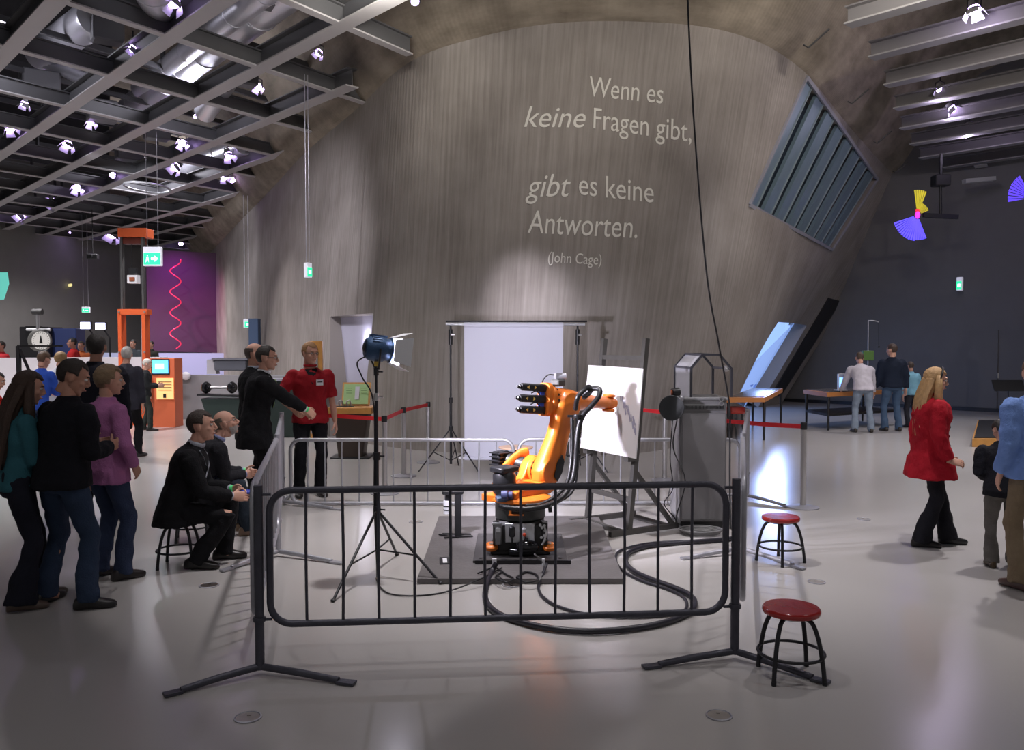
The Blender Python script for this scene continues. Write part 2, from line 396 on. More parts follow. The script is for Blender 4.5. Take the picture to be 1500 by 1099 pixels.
for body, x0, y0, x1, y1, sz, sh in (('Wenn es', 864, 141, 971, 152, 42, .12), ('keine', 768, 186, 858, 187, 44, .30), ('Fragen gibt,', 869, 188, 1012, 208, 44, .05),
                                     ('gibt', 770, 288, 836, 288, 48, .30), ('es keine', 848, 285, 957, 297, 46, .03), ('Antworten.', 773, 341, 933, 349, 48, .16), ('(John Cage)', 803, 384, 881, 388, 22, .12)):
    wall_text(body, x0, y0, x1, y1, sz, sh, qt)

# slatted skylight (window_1)
M_slat = mat('blue_grey_slat', (.16, .23, .28), .45, .3, var=.12)
M_slatd = mat('dark_slat_gap', (.03, .04, .05), .5)
w1 = empty('window_1', SKP[1], kind='structure')
A, B_, C_, E_ = [p - skn * .03 for p in SKP]     # top-left(A) bottom-left(B) bottom-right(C) right(E)
m = MB(); m.prism([p - skn * .40 for p in SKP], -skn * .04); m.build('glazing', mat('skylight_glass', (.05, .075, .09), .15), w1)
NSL = 8
for i in range(NSL):
    t0, t1 = (i + .02) / NSL, (i + .55) / NSL
    a0, a1 = A.lerp(E_, t0), A.lerp(E_, t1); b0, b1 = B_.lerp(C_, t0), B_.lerp(C_, t1)
    m = MB(); m.prism([a0, a1 + skn * .0, b1, b0], -skn * .07); m.build('slat', M_slat, w1)
    m = MB(); m.beam(a1 + skn * .01, b1 + skn * .01, .02, .03, up=skn); m.build('glazing_bar', mat('slat_edge', (.25, .30, .33), .5, .3), w1)
for a, b in ((0, 1), (1, 2), (2, 3), (3, 0)):
    m = MB(); m.beam(SKP[a] + skn * .01, SKP[b] + skn * .01, .07, .05, up=skn); m.build('window_frame', mat('lilac_grey_frame', (.25, .25, .29), .6), w1)

# low slanted window (window_2) with the bright outside behind
w2 = empty('window_2', WNP[3], kind='structure')
def ext_mat():
    m = bpy.data.materials.new('daylight_sky'); m.use_nodes = True; nt = m.node_tree; nt.nodes.clear()
    out = nt.nodes.new('ShaderNodeOutputMaterial'); e = nt.nodes.new('ShaderNodeEmission'); e.inputs[0].default_value = (.33, .50, 1, 1); e.inputs[1].default_value = 1.15
    nt.links.new(e.outputs[0], out.inputs[0]); return m
cW = sum(WNP, V()) / 4
m = MB(); m.prism([cW + (p - cW) * 1.1 - wnn * .34 for p in WNP], -wnn * .02); m.build('pane', mat('window_pane', (.8, .9, 1), .05, trans=1.0, spec=.3), w2)
view = empty('exterior_view', cW - wnn * 6, kind='structure')
u = wnn.cross(V((0, 0, 1))).normalized()
wl_ = (WNP[1] - WNP[0]); m = MB(); m.prism([cW + (p - cW) * 1.12 - wnn * .44 for p in WNP], -wnn * .04); m.build('sky', ext_mat(), view)
for i in range(12):
    j = i // 6; a0_ = WNP[3].lerp(WNP[0], .06 + .16 * j); b0_ = WNP[2].lerp(WNP[1], .06 + .16 * j); q0 = a0_.lerp(b0_, (i % 6) / 6 + .02); q1 = a0_.lerp(b0_, (i % 6) / 6 + .13); hh = (WNP[0] - WNP[3]) * random.uniform(.06, .12)
    m = MB(); m.prism([p - wnn * .40 for p in (q0, q1, q1 + hh, q0 + hh)], -wnn * .025); m.build('building', mat('far_building_%d' % (i % 2), ((.08, .2, .6), (.16, .32, .8))[i % 2], .6, emit=((.05, .13, .5), (.10, .24, .8))[i % 2], es=.8), view)
# dark opening at the cone's edge, its shade made as a black strip
m = MB(); m.prism([p + bkn * .03 for p in BKP], -bkn * .1); o = m.build('slot_shade', M_black); o['kind'] = 'structure'
# niche: lilac inner wall
M_lilac = mat('lilac_plaster', (.50, .49, .60), .7, var=.05)
nc = empty('trim_3', NCP[3], kind='structure')
p0, p1 = NCP[0] - ncn * .22, NCP[1] - ncn * .22
dN = (p1 - p0).normalized(); dN.z = 0; p0 = p0 - dN * .3; p1 = p1 + dN * .3; m = MB(); m.prism([V((p0.x, p0.y, 0)), V((p1.x, p1.y, 0)), V((p1.x, p1.y, 2.7)), V((p0.x, p0.y, 2.7))], (.02, .06, 0)); m.build('niche_panel', M_lilac, nc)
pl = bpy.data.lights.new('niche_fill', 'POINT'); pl.energy = 5; pl.shadow_soft_size = .05; pl.color = (.85, .82, 1); po = bpy.data.objects.new('niche_fill', pl); COL.objects.link(po)  # added fill for the glow in the niche, no fixture
po.location = (NCP[1] * .65 + NCP[0] * .35) - ncn * .14 + V((0, 0, -.45))

# dark side walls ------------------------------------------------------
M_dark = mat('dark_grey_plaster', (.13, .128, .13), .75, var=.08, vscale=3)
def wallquad(name, a, b, z0, z1, mt, th=.25):
    a, b = V((*a, z0)), V((*b, z0)); d = (b - a).normalized(); n = V((-d.y, d.x, 0))
    m = MB(); m.prism([a, b, b + V((0, 0, z1 - z0)), a + V((0, 0, z1 - z0))], n * th); o = m.build(name, mt); o['kind'] = 'structure'; return o
wr0, wr1 = G(1149, 588), G(1500, 606)
wd = (wr1 - wr0).normalized()
wa, wb = wr0 - wd * 14, wr0 + wd * 24
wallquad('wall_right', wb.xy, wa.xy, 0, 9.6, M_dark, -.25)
m = MB(); m.beam(wa + V((0, 0, .05)) + V((-.03, -.03, 0)), wb + V((0, 0, .05)) + V((-.03, -.03, 0)), .05, .10); o = m.build('baseboard_right', M_black); o['kind'] = 'structure'
wl0, wl1 = V((-21.1, 35.2, 0)), V((-16.3, 49, 0))
wdl = (wl1 - wl0).normalized()
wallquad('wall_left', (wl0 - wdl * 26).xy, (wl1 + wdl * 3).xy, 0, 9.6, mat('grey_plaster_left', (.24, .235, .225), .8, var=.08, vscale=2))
# wall section washed by magenta light, behind the left hall
# door set flush in right wall
def onwall(px, py):
    d = ray(px, py); n = V((-wd.y, wd.x, 0)); t = (wr0 - V((0, 0, CAMH))).dot(n) / d.dot(n)
    return V((0, 0, CAMH)) + d * t
nW = V((-wd.y, wd.x, 0)); nW = nW if nW.y < 0 else -nW
d1 = empty('door_1', onwall(1419, 602), kind='structure')
a, b = onwall(1419, 484), onwall(1464, 484); c = b + (b - a)
for (p, q_) in ((a, b), (b, c)):
    m = MB(); pp, qq = p.copy(), q_.copy(); e = (qq - pp).normalized() * .02; pp += e; qq -= e
    m.prism([V((pp.x, pp.y, .03)), V((qq.x, qq.y, .03)), qq, V((pp.x, pp.y, qq.z))], nW * .03); m.build('door_leaf', mat('dark_door', (.115, .113, .115), .6), d1)
m = MB(); m.box(b + nW * .05 + V((0, 0, -1.2)), (.03, .03, .14)); m.build('handle', M_chrome, d1)

# ------------------------------------------------------------------ ceiling grid
CZ = 6.5
O0 = V((-4.27, 14.7, 0)); v1 = V((-1.78, 1.95, 0)); v2 = V((.95, 1.46, 0))
ceil = empty('ceiling', (0, 0, CZ), kind='structure')
LEFT = [(1.2, 6.4), (-.5, 10), (-1.75, 12.9), (-3.05, 16.06), (-4.4, 19.1), (-6.9, 24.8), (-10.6, 32.8), (-15.4, 43.5), (-18.3, 43.0), (-21.0, 35.0), (-24, 26), (-24, 2), (1.2, 2)]
LEFTW = [(x + (.55 if i < 8 else 0), y) for i, (x, y) in enumerate(LEFT)]
RIGHT = [(2.2, 2), (3.4, 9.8), (4.85, 12.6), (5.9, 14.2), (6.8, 15.7), (7.7, 17.3), (8.6, 19), (9.6, 20.6), (10.4, 21.9), (12.2, 23.6), (13.0, 21.4), (17, 17.5), (20, 14), (20, 2)]
def clip(p, d, poly):
    ts_ = []
    for i in range(len(poly)):
        a = V((*poly[i], 0)); b = V((*poly[(i + 1) % len(poly)], 0)); e = b - a
        den = d.x * e.y - d.y * e.x
        if abs(den) < 1e-9: continue
        w = a - p; t = (w.x * e.y - w.y * e.x) / den; s_ = (w.x * d.y - w.y * d.x) / den
        if 0 <= s_ < 1: ts_.append(t)
    ts_.sort(); return [(ts_[i], ts_[i + 1]) for i in range(0, len(ts_) - 1, 2)]
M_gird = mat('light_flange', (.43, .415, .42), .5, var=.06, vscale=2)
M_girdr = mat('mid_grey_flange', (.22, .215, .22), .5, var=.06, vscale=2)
def ibeam(a, b, w, h, name, fm, wm):
    m = MB(); z = V((0, 0, 1))
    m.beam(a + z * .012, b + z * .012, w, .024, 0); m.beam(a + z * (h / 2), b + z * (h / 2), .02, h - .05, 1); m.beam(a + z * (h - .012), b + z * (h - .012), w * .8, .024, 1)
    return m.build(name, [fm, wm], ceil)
for b in range(-16, 12):
    p = O0 + v2 * b
    for (t0, t1) in clip(p, v1, LEFT):
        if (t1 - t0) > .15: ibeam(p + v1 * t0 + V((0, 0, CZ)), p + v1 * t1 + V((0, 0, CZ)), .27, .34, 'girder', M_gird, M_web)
for a in range(-10, 20):
    p = O0 + v1 * a
    for (t0, t1) in clip(p, v2, LEFTW):
        if (t1 - t0) > .15: ibeam(p + v2 * t0 + V((0, 0, CZ + .002)), p + v2 * t1 + V((0, 0, CZ + .002)), .15, .30, 'cross_beam', M_gird, M_web)
M_webr = mat('right_web', (.13, .125, .13), .5)  # shade in the web colour too, lighter where lamps hit
for b in range(-6, 16):
    p = O0 + v2 * (b + .25)
    for (t0, t1) in clip(p, v1, RIGHT):
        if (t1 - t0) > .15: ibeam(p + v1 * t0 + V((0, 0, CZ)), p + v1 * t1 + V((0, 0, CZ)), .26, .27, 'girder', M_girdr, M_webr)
for a in range(-14, -3, 2):
    p = O0 + v1 * (a + .25)
    for (t0, t1) in clip(p, v2, [(x + 1.9, y) if i < 9 else (x, y) for i, (x, y) in enumerate(RIGHT)]):
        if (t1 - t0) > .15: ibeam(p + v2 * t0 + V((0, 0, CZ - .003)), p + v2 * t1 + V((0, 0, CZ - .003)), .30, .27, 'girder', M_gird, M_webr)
# upper trusses, ducts and plant over the grid
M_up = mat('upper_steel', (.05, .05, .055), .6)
for a in range(-9, 12, 1):
    p = O0 + v1 * (a + .5) + V((0, 0, 8.3))
    for (t0, t1) in clip(V((p.x, p.y, 0)), v2, LEFT):
        if t1 - t0 > 2:
            m = MB(); A_, B2 = p + v2 * t0, p + v2 * t1; m.beam(A_, B2, .10, .16); m.beam(A_ + V((0, 0, -.9)), B2 + V((0, 0, -.9)), .08, .1)
            n_ = int((t1 - t0) / 2)
            for i in range(n_ + 1):
                q_ = A_.lerp(B2, i / max(n_, 1)); m.beam(q_, q_ + V((0, 0, -.9)), .07, .07)
            m.build('truss', M_up, ceil)
def duct(a, b, r, name='duct', ribs=False):
    a, b = V(a), V(b); L = (b - a).length; d = (b - a) / L; m = MB()
    if ribs:
        n_ = int(L / .09); m.lathe(a, [(r * (1 if i % 2 else .93), L * i / n_) for i in range(n_ + 1)], 18, d)
    else:
        m.cyl(a, b, r, 24)
        x = .6
        while x < L: m.lathe(a + d * x, [(r * 1.04, 0), (r * 1.06, .03), (r * 1.04, .06)], 24, d); x += 1.5
    return m.build(name, M_duct, ceil, 40)
duct(D(455, -40, 12.2), D(190, 160, 22), .30); duct(D(410, -30, 12.2), D(205, 130, 20), .2)
duct(D(140, 25, 15), D(60, 80, 19), .32, ribs=True); duct(D(215, -40, 11.5), D(238, 10, 13.5), .3)
duct(D(360, 210, 22.5), D(250, 255, 29), .3); duct(D(330, 120, 17), D(300, 165, 18), .22)
duct(D(60, 88, 19), D(130, 118, 17.5), .15, ribs=True)
for (px, py, Y, w) in ((158, 78, 15, .5), (358, 140, 16, .45), (150, 190, 19, .6), (300, 170, 19, .5), (60, 150, 18, .7), (190, 245, 24, .7), (120, 230, 24, .8), (400, 30, 13, .5), (230, 215, 22, .6)):
    m = MB(); m.box(D(px, py, Y) + V((0, 0, .4)), (w, w * .7, .45), .6, bev=.03); m.build('air_box', mat('plant_grey', (.12, .12, .13), .5), ceil)
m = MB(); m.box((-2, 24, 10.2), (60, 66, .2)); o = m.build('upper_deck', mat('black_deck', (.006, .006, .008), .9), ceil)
# translucent hanging discs on the grid
m = MB(); m.tube([G(216, 275, 6.2) + V((math.cos(a / 12 * 6.283) * .55, math.sin(a / 12 * 6.283) * .9, 0)) for a in range(12)], .03, 6, closed=True); m.build('ring_lamp', M_silver, ceil, 60)
# ================================================================== OBJECTS
# ---------------------------------------------------------------- barriers
def barrier(p0, p1, label, m_=None, legs=True, foot_a=None, foot_b=None, nb=12, z0=.28, z1=1.03, group=None, posts=(1, 1), posttop=1.06):
    m_ = m_ or M_galv; p0, p1 = V((*p0[:2], 0)), V((*p1[:2], 0)); d = (p1 - p0).normalized(); L = (p1 - p0).length
    root = empty('crowd_barrier', p0, label, 'barrier', group)
    g = .06 if legs else .0; r = .12; a, b = p0 + d * g, p1 - d * g; Lf = (b - a).length
    P = []
    for (cx, cz, s0) in ((Lf - r, z0 + r, -90), (Lf - r, z1 - r, 0), (r, z1 - r, 90), (r, z0 + r, 180)):
        for k in range(7):
            t = R(s0 + k * 15); P.append(a + d * (cx + r * math.cos(t)) + V((0, 0, cz + r * math.sin(t))))
    m = MB(); m.tube(P, .02, 10, closed=True); m.build('frame', m_, root, 60)
    for i in range(nb):
        q = a + d * (Lf * (i + 1) / (nb + 1))
        w = .004 * math.sin(i * 2.3 + p0.x * 5); m = MB(); m.tube([q + V((0, 0, z0)), q + d * w + V((0, 0, (z0 + z1) / 2)), q + V((0, 0, z1))], .0085, 8, cap=False); m.build('bar', m_, root, 60)
    if legs:
        n = V((-d.y, d.x, 0))
        for e, (pp, ft) in enumerate(((p0, foot_a), (p1, foot_b))):
            if not posts[e]: continue
            m = MB(); m.tube([pp + V((0, 0, .03)), pp + V((0, 0, posttop))], .026, 12); m.lathe(pp + V((0, 0, z0 + .02)), [(.034, 0), (.036, .012), (.034, .024)], 14); m.build('post', m_, root, 60)
            sd = d if e == 0 else -d
            m = MB()
            for z in (z0 + .03, z1 - .02): m.tube([pp + V((0, 0, z)), pp + sd * (g + .01) + V((0, 0, z))], .009, 8)
            m.build('hook', m_, root, 60)
            if ft is None: ft = (pp - n * .5, pp + n * .5)
            for f in ft:
                f = V((f[0], f[1], 0)); q = (f - pp).normalized()
                m = MB(); m.tube([pp + V((0, 0, .045)), pp.lerp(f, .45) + V((0, 0, .035)), pp.lerp(f, .85) + V((0, 0, .018))], [.02, .02, .018], 10)
                rm = math.atan2(q.y, q.x); m.box(pp.lerp(f, .93) + V((0, 0, .012)), ((f - pp).length * .18, .055, .014), rm)
                m.build('foot', m_, root, 60)
    return root
A0, B0 = G(381, 988), G(1076, 965); C0, D0_ = G(408, 815), G(414, 740); C1, E1 = G(1087, 811), G(1094, 731)
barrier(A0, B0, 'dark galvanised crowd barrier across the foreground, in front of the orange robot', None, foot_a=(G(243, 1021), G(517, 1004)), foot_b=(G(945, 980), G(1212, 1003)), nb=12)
A0s, B0s = G(372, 981), G(1087, 956)
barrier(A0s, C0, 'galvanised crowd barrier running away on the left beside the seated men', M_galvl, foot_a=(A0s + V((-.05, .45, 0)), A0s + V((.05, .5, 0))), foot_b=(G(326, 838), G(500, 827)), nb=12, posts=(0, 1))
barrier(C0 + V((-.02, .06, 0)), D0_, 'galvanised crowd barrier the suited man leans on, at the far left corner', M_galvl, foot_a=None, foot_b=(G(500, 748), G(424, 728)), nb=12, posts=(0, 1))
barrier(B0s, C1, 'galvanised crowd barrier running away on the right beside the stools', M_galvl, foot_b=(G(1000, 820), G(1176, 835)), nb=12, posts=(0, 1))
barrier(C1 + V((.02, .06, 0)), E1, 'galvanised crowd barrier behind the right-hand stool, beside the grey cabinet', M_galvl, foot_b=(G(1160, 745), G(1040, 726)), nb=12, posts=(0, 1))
Yb = 9.62
barrier(V(((424 - 750) / 1250 * Yb, Yb, 0)), V(((752 - 750) / 1250 * Yb, Yb, 0)), 'low galvanised barrier panel standing on the floor before the white backdrop, left of the gap', M_galvl, legs=False, z0=.03, z1=.75, nb=12)
barrier(V(((760 - 750) / 1250 * Yb, Yb + .02, 0)), V(((1086 - 750) / 1250 * Yb, Yb + .02, 0)), 'low galvanised barrier panel standing on the floor behind the easel and grey cabinet', M_galvl, legs=False, z0=.03, z1=.75, nb=12)

# ---------------------------------------------------------------- stools
M_seat = mat('red_lacquer_seat', (.34, .018, .016), .25, var=.12, vscale=10, coat=.4)
def stool(loc, label, rz=0, group=None, dark=False):
    root = empty('stool', (loc[0], loc[1], 0), label, 'stool', group)
    base = V((loc[0], loc[1], 0)); h = .39
    m = MB(); m.lathe(base + V((0, 0, h - .04)), [(.02, 0), (.14, 0), (.154, .006), (.158, .018), (.156, .03), (.148, .038), (.02, .04)], 36); m.build('seat', mat('black_seat', (.02, .02, .02), .5) if dark else M_seat, root, 40)
    m = MB(); m.lathe(base + V((0, 0, h - .055)), [(.10, 0), (.10, .016)], 24); m.build('under_plate', M_blackmetal, root, 40)
    for i in range(4):
        a = rz + math.pi / 2 * i + .6; u = V((math.cos(a), math.sin(a), 0))
        pts = spline([base + u * .085 + V((0, 0, h - .05)), base + u * .125 + V((0, 0, h - .075)), base + u * .16 + V((0, 0, h - .16)), base + u * .185 + V((0, 0, .1)), base + u * .195 + V((0, 0, .012))], 5)
        m = MB(); m.tube(pts, .0125, 10, side=V((-u.y, u.x, 0))); m.lathe(base + u * .195, [(.014, 0), (.014, .02)], 10); m.build('leg', M_blackmetal, root, 60)
    m = MB(); m.tube([base + V((math.cos(t / 28 * 6.2832) * .178, math.sin(t / 28 * 6.2832) * .178, .135)) for t in range(28)], .009, 8, closed=True); m.build('foot_ring', M_blackmetal, root, 60)
    return root
stool(G(1158, 990), 'round red-topped stool with black bowed legs, nearest the viewer at right', .2)
stool(G(1143, 823), 'round red-topped stool with black bowed legs, farther back beside the right barrier', .75)
YS = V((-2.76, 7.02, 0)); OS = V((-3.0, 7.95, 0))
stool(YS, 'black-legged stool under the young seated man in the dark suit', .3)
stool(OS, 'black-legged stool under the bearded older man', .5)
stool(V((-3.16, 9.7, 0)), 'empty red-topped stool behind the bearded seated man', .1)

# ---------------------------------------------------------------- robot platform
M_deck = mat('anthracite_board', (.125, .115, .115), .55, bump=.3, bscale=30, var=.3, vscale=4)
pf = empty('platform', (0.07, 7.6, 0), 'low dark grey platform board under the orange robot', 'platform')
q = [G(611, 856), G(914, 856), G(877, 762), G(643, 762)]
m = MB(); m.prism([V((p.x, p.y, .004)) for p in q], (0, 0, .04)); m.build('board', M_deck, pf, bevel=.004)
c_ = G(264, 0, 0) if False else G(651, 822, .045)
m = MB(); m.box(c_ + V((0, 0, .0035)), (.08, .22, .005), .1); m.build('slot_frame', M_black, pf); m = MB(); m.box(c_ + V((.005, -.01, .007)), (.035, .15, .004), .1); m.build('slot_label', M_white, pf)
RB = V((.07, 7.3, 0))
m = MB(); m.box(RB + V((0, .12, .056)), (.78, 1.0, .022), bev=.004)
for x in (-.33, .33):
    for y in (-.3, .5): m.lathe(RB + V((x, y, .066)), [(.014, 0), (.014, .008)], 6)
m.build('base_plate', mat('steel_plate', (.07, .065, .065), .5, .3, var=.3), pf)
m = MB(); m.box(RB + V((.02, -.40, .062)), (.78, .035, .03)); m.build('cross_bar', M_black, pf)

# ---------------------------------------------------------------- the robot
rob = empty('robot_arm', RB + V((0, 0, .067)), 'orange industrial robot arm on a black base, reaching to the easel', 'robot')
Z0 = .067
def at(x, y, z): return RB + V((x, y, Z0 + z))
m = MB(); m.box(at(0, 0, .145), (.42, .40, .27), bev=.03); m.box(at(0, .02, .02), (.5, .44, .04), bev=.01)
for s in (-1, 1): m.box(at(s * .205, -.19, .185), (.05, .06, .2), bev=.008)
m.build('base', mat('cast_black', (.014, .013, .013), .5), rob, 40)
m = MB(); m.box(at(-.005, -.207, .19), (.245, .02, .16), bev=.003); pn = m.build('connection_panel', M_silver, rob, 40)
m = MB(); m.lathe(at(.03, -.217, .225), [(.014, 0), (.012, .01), (.004, .012)], 14, (0, -1, 0)); m.build('white_key', M_white, pn)
m = MB(); m.lathe(at(.035, -.217, .175), [(.016, 0), (.014, .012), (.004, .014)], 14, (0, -1, 0)); m.build('red_cap', mat('red_cap', (.6, .06, .02), .4), pn)
m = MB(); m.box(at(-.07, -.235, .205), (.05, .04, .09), bev=.01); m.tube([at(-.07, -.25, .165), at(-.068, -.25, .12)], .008, 8); m.build('plug', M_black, pn, 40)
m = MB(); m.box(at(-.185, -.245, .175), (.055, .05, .15), bev=.008); m.box(at(-.185, -.24, .262), (.065, .05, .025)); m.build('power_connector', mat('connector_grey', (.22, .22, .23), .4, .5), rob, 40)
m = MB(); m.box(at(-.185, -.272, .225), (.04, .006, .03)); m.box(at(-.2, -.24, .275), (.07, .05, .012)); m.build('connector_clip', M_silver, rob)
m = MB()
for (x, z) in ((.165, .255), (.2, .25), (.205, .21), (.18, .235), (.2, .165), (.175, .15), (.205, .13)): m.cyl(at(x, -.22, z), at(x, -.25, z + .01), .012, 10)
m.tube(spline([at(.2, -.25, .25), at(.215, -.26, .2), at(.2, -.26, .14), at(.18, -.26, .1)], 4), .009, 8); m.build('valve_fittings', M_chrome, rob, 50)
m = MB(); m.ell(at(.055, -.25, .085), (.1, .06, .055), n=18, m=12); m.box(at(.0, -.23, .04), (.2, .08, .05), bev=.01); m.cyl(at(.04, -.25, .13), at(.05, -.25, .16), .015, 10); m.build('motor_housing', mat('gloss_black', (.01, .01, .012), .15), rob, 50)
m = MB(); m.lathe(at(-.085, -.2, .035), [(.012, 0), (.01, .012)], 12, (0, -1, 0)); m.build('signal_lamp', mat('red_signal', (.9, .1, .05), .4, emit=(1, .15, .05), es=2), rob)
for s in (-1, 1):
    m = MB(); m.lathe(at(s * .245, -.17, .065), [(.02, -.02), (.05, -.02), (.058, -.012), (.058, .012), (.05, .02), (.03, .026), (.02, .026)], 20, (0, -.3, 1)); m.box(at(s * .21, -.16, .065), (.07, .06, .04)); m.build('foot_lug', M_orange, rob, 40)
    m = MB(); m.lathe(at(s * .245, -.175, .085), [(.018, 0), (.018, .012)], 6, (0, -.3, 1)); m.build('anchor_bolt', M_chrome, rob)
m = MB(); m.lathe(at(0, 0, .28), [(.2, 0), (.215, .01), (.215, .13), (.225, .15)], 40); m.build('swivel_drum', mat('drum_black', (.018, .02, .018), .4), rob, 40)
m = MB(); m.box(at(-.085, -.222, .375), (.022, .02, .07), bev=.004); m.box(at(-.035, -.226, .345), (.13, .02, .014), bev=.003); m.build('stop_bracket', M_orange, rob)
RA = Matrix.Translation(RB + V((0, 0, Z0))) @ Matrix.Rotation(R(45), 4, 'Z')     # x forward, y to the far left, -y towards the viewer's right
def L(x, y, z): return RA @ V((x, y, z))
m = MB(); m.lathe(at(0, 0, .435), [(.1, 0), (.255, 0), (.265, .01), (.262, .028), (.22, .045), (.2, .05)], 44); m.prism([at(-.20, -.13, .435), at(-.30, -.09, .435), at(-.33, -.02, .435), at(-.30, .05, .435), at(-.2, .1, .435)], (0, 0, .05)); m.build('swivel_plate', M_orange, rob, 40)
m = MB(); m.box(at(-.13, -.19, .475), (.15, .1, .04), .25, bev=.008); m.build('blue_plate', mat('steel_blue', (.10, .14, .22), .4, .3), rob)
m = MB(); m.lathe(at(-.15, -.22, .51), [(.045, 0), (.045, .05), (.03, .055), (.03, .09)], 18, (1, -.25, .05)); m.build('hose_gland', mat('gland_blue', (.08, .09, .2), .3), rob, 40)
# rotating column in local (arm) frame
body = MB()
def sil(pts, y0, y1, mb, inset=.0):      # side silhouette in the arm plane, extruded across y
    mb.prism([L(x, y0, z) for x, z in pts], L(0, y1, 0) - L(0, y0, 0))
sil([(-.20, .47), (.20, .47), (.33, .56), (.38, .68), (.34, .76), (.24, .79), (.16, .74), (.10, .62), (-.02, .56), (-.20, .53)], .045, .135, body)
sil([(-.20, .47), (.24, .47), (.33, .52), (.30, .60), (.10, .58), (-.2, .53)], -.14, .05, body)
body.lathe(L(.26, .135, .655), [(.02, 0), (.12, 0), (.12, .02), (.10, .035), (.02, .035)], 28, RA.to_3x3() @ V((0, 1, 0)))
me = remesh(body, .010, 4); me.materials.append(M_orange); link('rotating_column', me, rob, 50)
# arched casting seen left of the shoulder
m = MB(); pts = spline([L(-.10, .22, .50), L(-.02, .24, .60), L(.10, .24, .70), L(.20, .2, .78), L(.27, .16, .80)], 6); m.tube(pts, [.045] * 6 + [.055] * 12 + [.06] * 7, 12, asp=.6)
m.tube(spline([L(.02, .24, .62), L(.08, .26, .55), L(.12, .22, .47)], 6), .035, 12)
me = remesh(m, .009, 4); me.materials.append(M_orange); link('arched_casting', me, rob, 50)
m = MB(); m.lathe(L(-.16, .03, .50), [(.09, 0), (.10, .02), (.10, .16), (.085, .18), (.07, .22), (.02, .22)], 24); m.box(L(-.16, .03, .71), (.2, .16, .05), R(45), bev=.01); m.build('swivel_motor', M_black, rob, 40)
m = MB(); m.cyl(L(.22, .15, .69), L(.16, .36, .73), .075, 22); m.box(L(.14, .38, .74), (.16, .12, .13), R(45), bev=.02)
for i in range(4): m.box(L(.13 - .0, .36, .69 + i * .035), (.18, .14, .008), R(45))
m.build('shoulder_motor', M_black, rob, 40)
# joint rings with bolts
def ringb(c, ax, r, w, name='joint_ring', nb=14, mt=None):
    ax = (RA.to_3x3() @ V(ax)).normalized(); m = MB(); m.lathe(c, [(r * .7, 0), (r, 0), (r, w), (r * .7, w)], 32, ax); u = ax.orthogonal().normalized(); w_ = ax.cross(u)
    o = m.build(name, mt or M_orange, rob, 40); m = MB()
    for i in range(nb):
        t = 6.2832 * i / nb; m.lathe(c + (u * math.cos(t) + w_ * math.sin(t)) * r * .93 + ax * (w - .002), [(.008, 0), (.008, .007)], 6, ax)
    m.build('bolt_ring', M_black, o); return o
SH = L(.26, 0, .655); EL = L(.54, 0, 1.22)
ringb(L(.26, .06, .655), (0, -1, 0), .125, .05)
# link arm (A2): side silhouette, remeshed for soft edges
m = MB()
def arm_ring(c, hx, hy, ax=V((0, 0, 1))): return c, RA.to_3x3() @ V((hx, 0, 0)), RA.to_3x3() @ V((0, hy, 0)), .6
yo = -.06
secs = [(.245, .53, .09, .055), (.26, .59, .14, .075), (.28, .67, .155, .085), (.32, .76, .145, .085), (.37, .87, .128, .075), (.42, .97, .118, .07), (.46, 1.07, .118, .07), (.49, 1.15, .13, .08), (.52, 1.24, .135, .085), (.53, 1.31, .10, .07), (.53, 1.35, .06, .045)]
m.rings([arm_ring(L(x, yo, z), hx, hy) for x, z, hx, hy in secs], 24)
m.cyl(L(.26, .03, .655), L(.26, -.14, .655), .115, 28); m.cyl(L(.53, .03, 1.22), L(.53, -.13, 1.22), .12, 28)
me = remesh(m, .010, 3); me.materials.append(M_orange); link('link_arm', me, rob, 50)
m = MB(); m.prism([L(x, yo - .088, z) for x, z in ((.31, .57), (.37, .64), (.40, .74), (.37, .80), (.31, .74), (.27, .62))], L(0, -.006, 0) - L(0, 0, 0)); m.build('link_recess', M_black, rob)
# elbow housing + in-line wrist motors + forearm
AXD = (RA.to_3x3() @ V((1, 0, -.085))).normalized(); SD = RA.to_3x3() @ V((0, 1, 0)); UP = AXD.cross(SD).normalized() * 1.0
UP = UP if UP.z > 0 else -UP
F0 = L(.545, .02, 1.262)
m = MB(); m.rings([(F0 + AXD * x, SD * ry, UP * rz, .75) for x, ry, rz in ((-.20, .10, .125), (-.17, .11, .13), (-.12, .105, .115), (-.06, .10, .11), (.04, .10, .11), (.12, .095, .10), (.17, .08, .085))], 24)
me = remesh(m, .009, 2); me.materials.append(M_orange); link('elbow_housing', me, rob, 50)
m = MB(); m.rings([(F0 + AXD * x, SD * ry, UP * rz, .5) for x, ry, rz in ((-.235, .075, .145), (-.205, .085, .15), (-.195, .085, .15))], 24); m.build('motor_flange', M_orange2 if False else M_orange, rob, 40)
m = MB(); u_, w_ = UP, SD
for i in range(16):
    t = 6.2832 * i / 16; m.lathe(F0 - AXD * .155 + (UP * math.cos(t) * .128 + SD * math.sin(t) * .113), [(.011, 0), (.011, .012)], 6, AXD)
m.build('housing_bolts', M_black, rob)
M_yel = mat('yellow_sticker', (.9, .6, .15), .5)
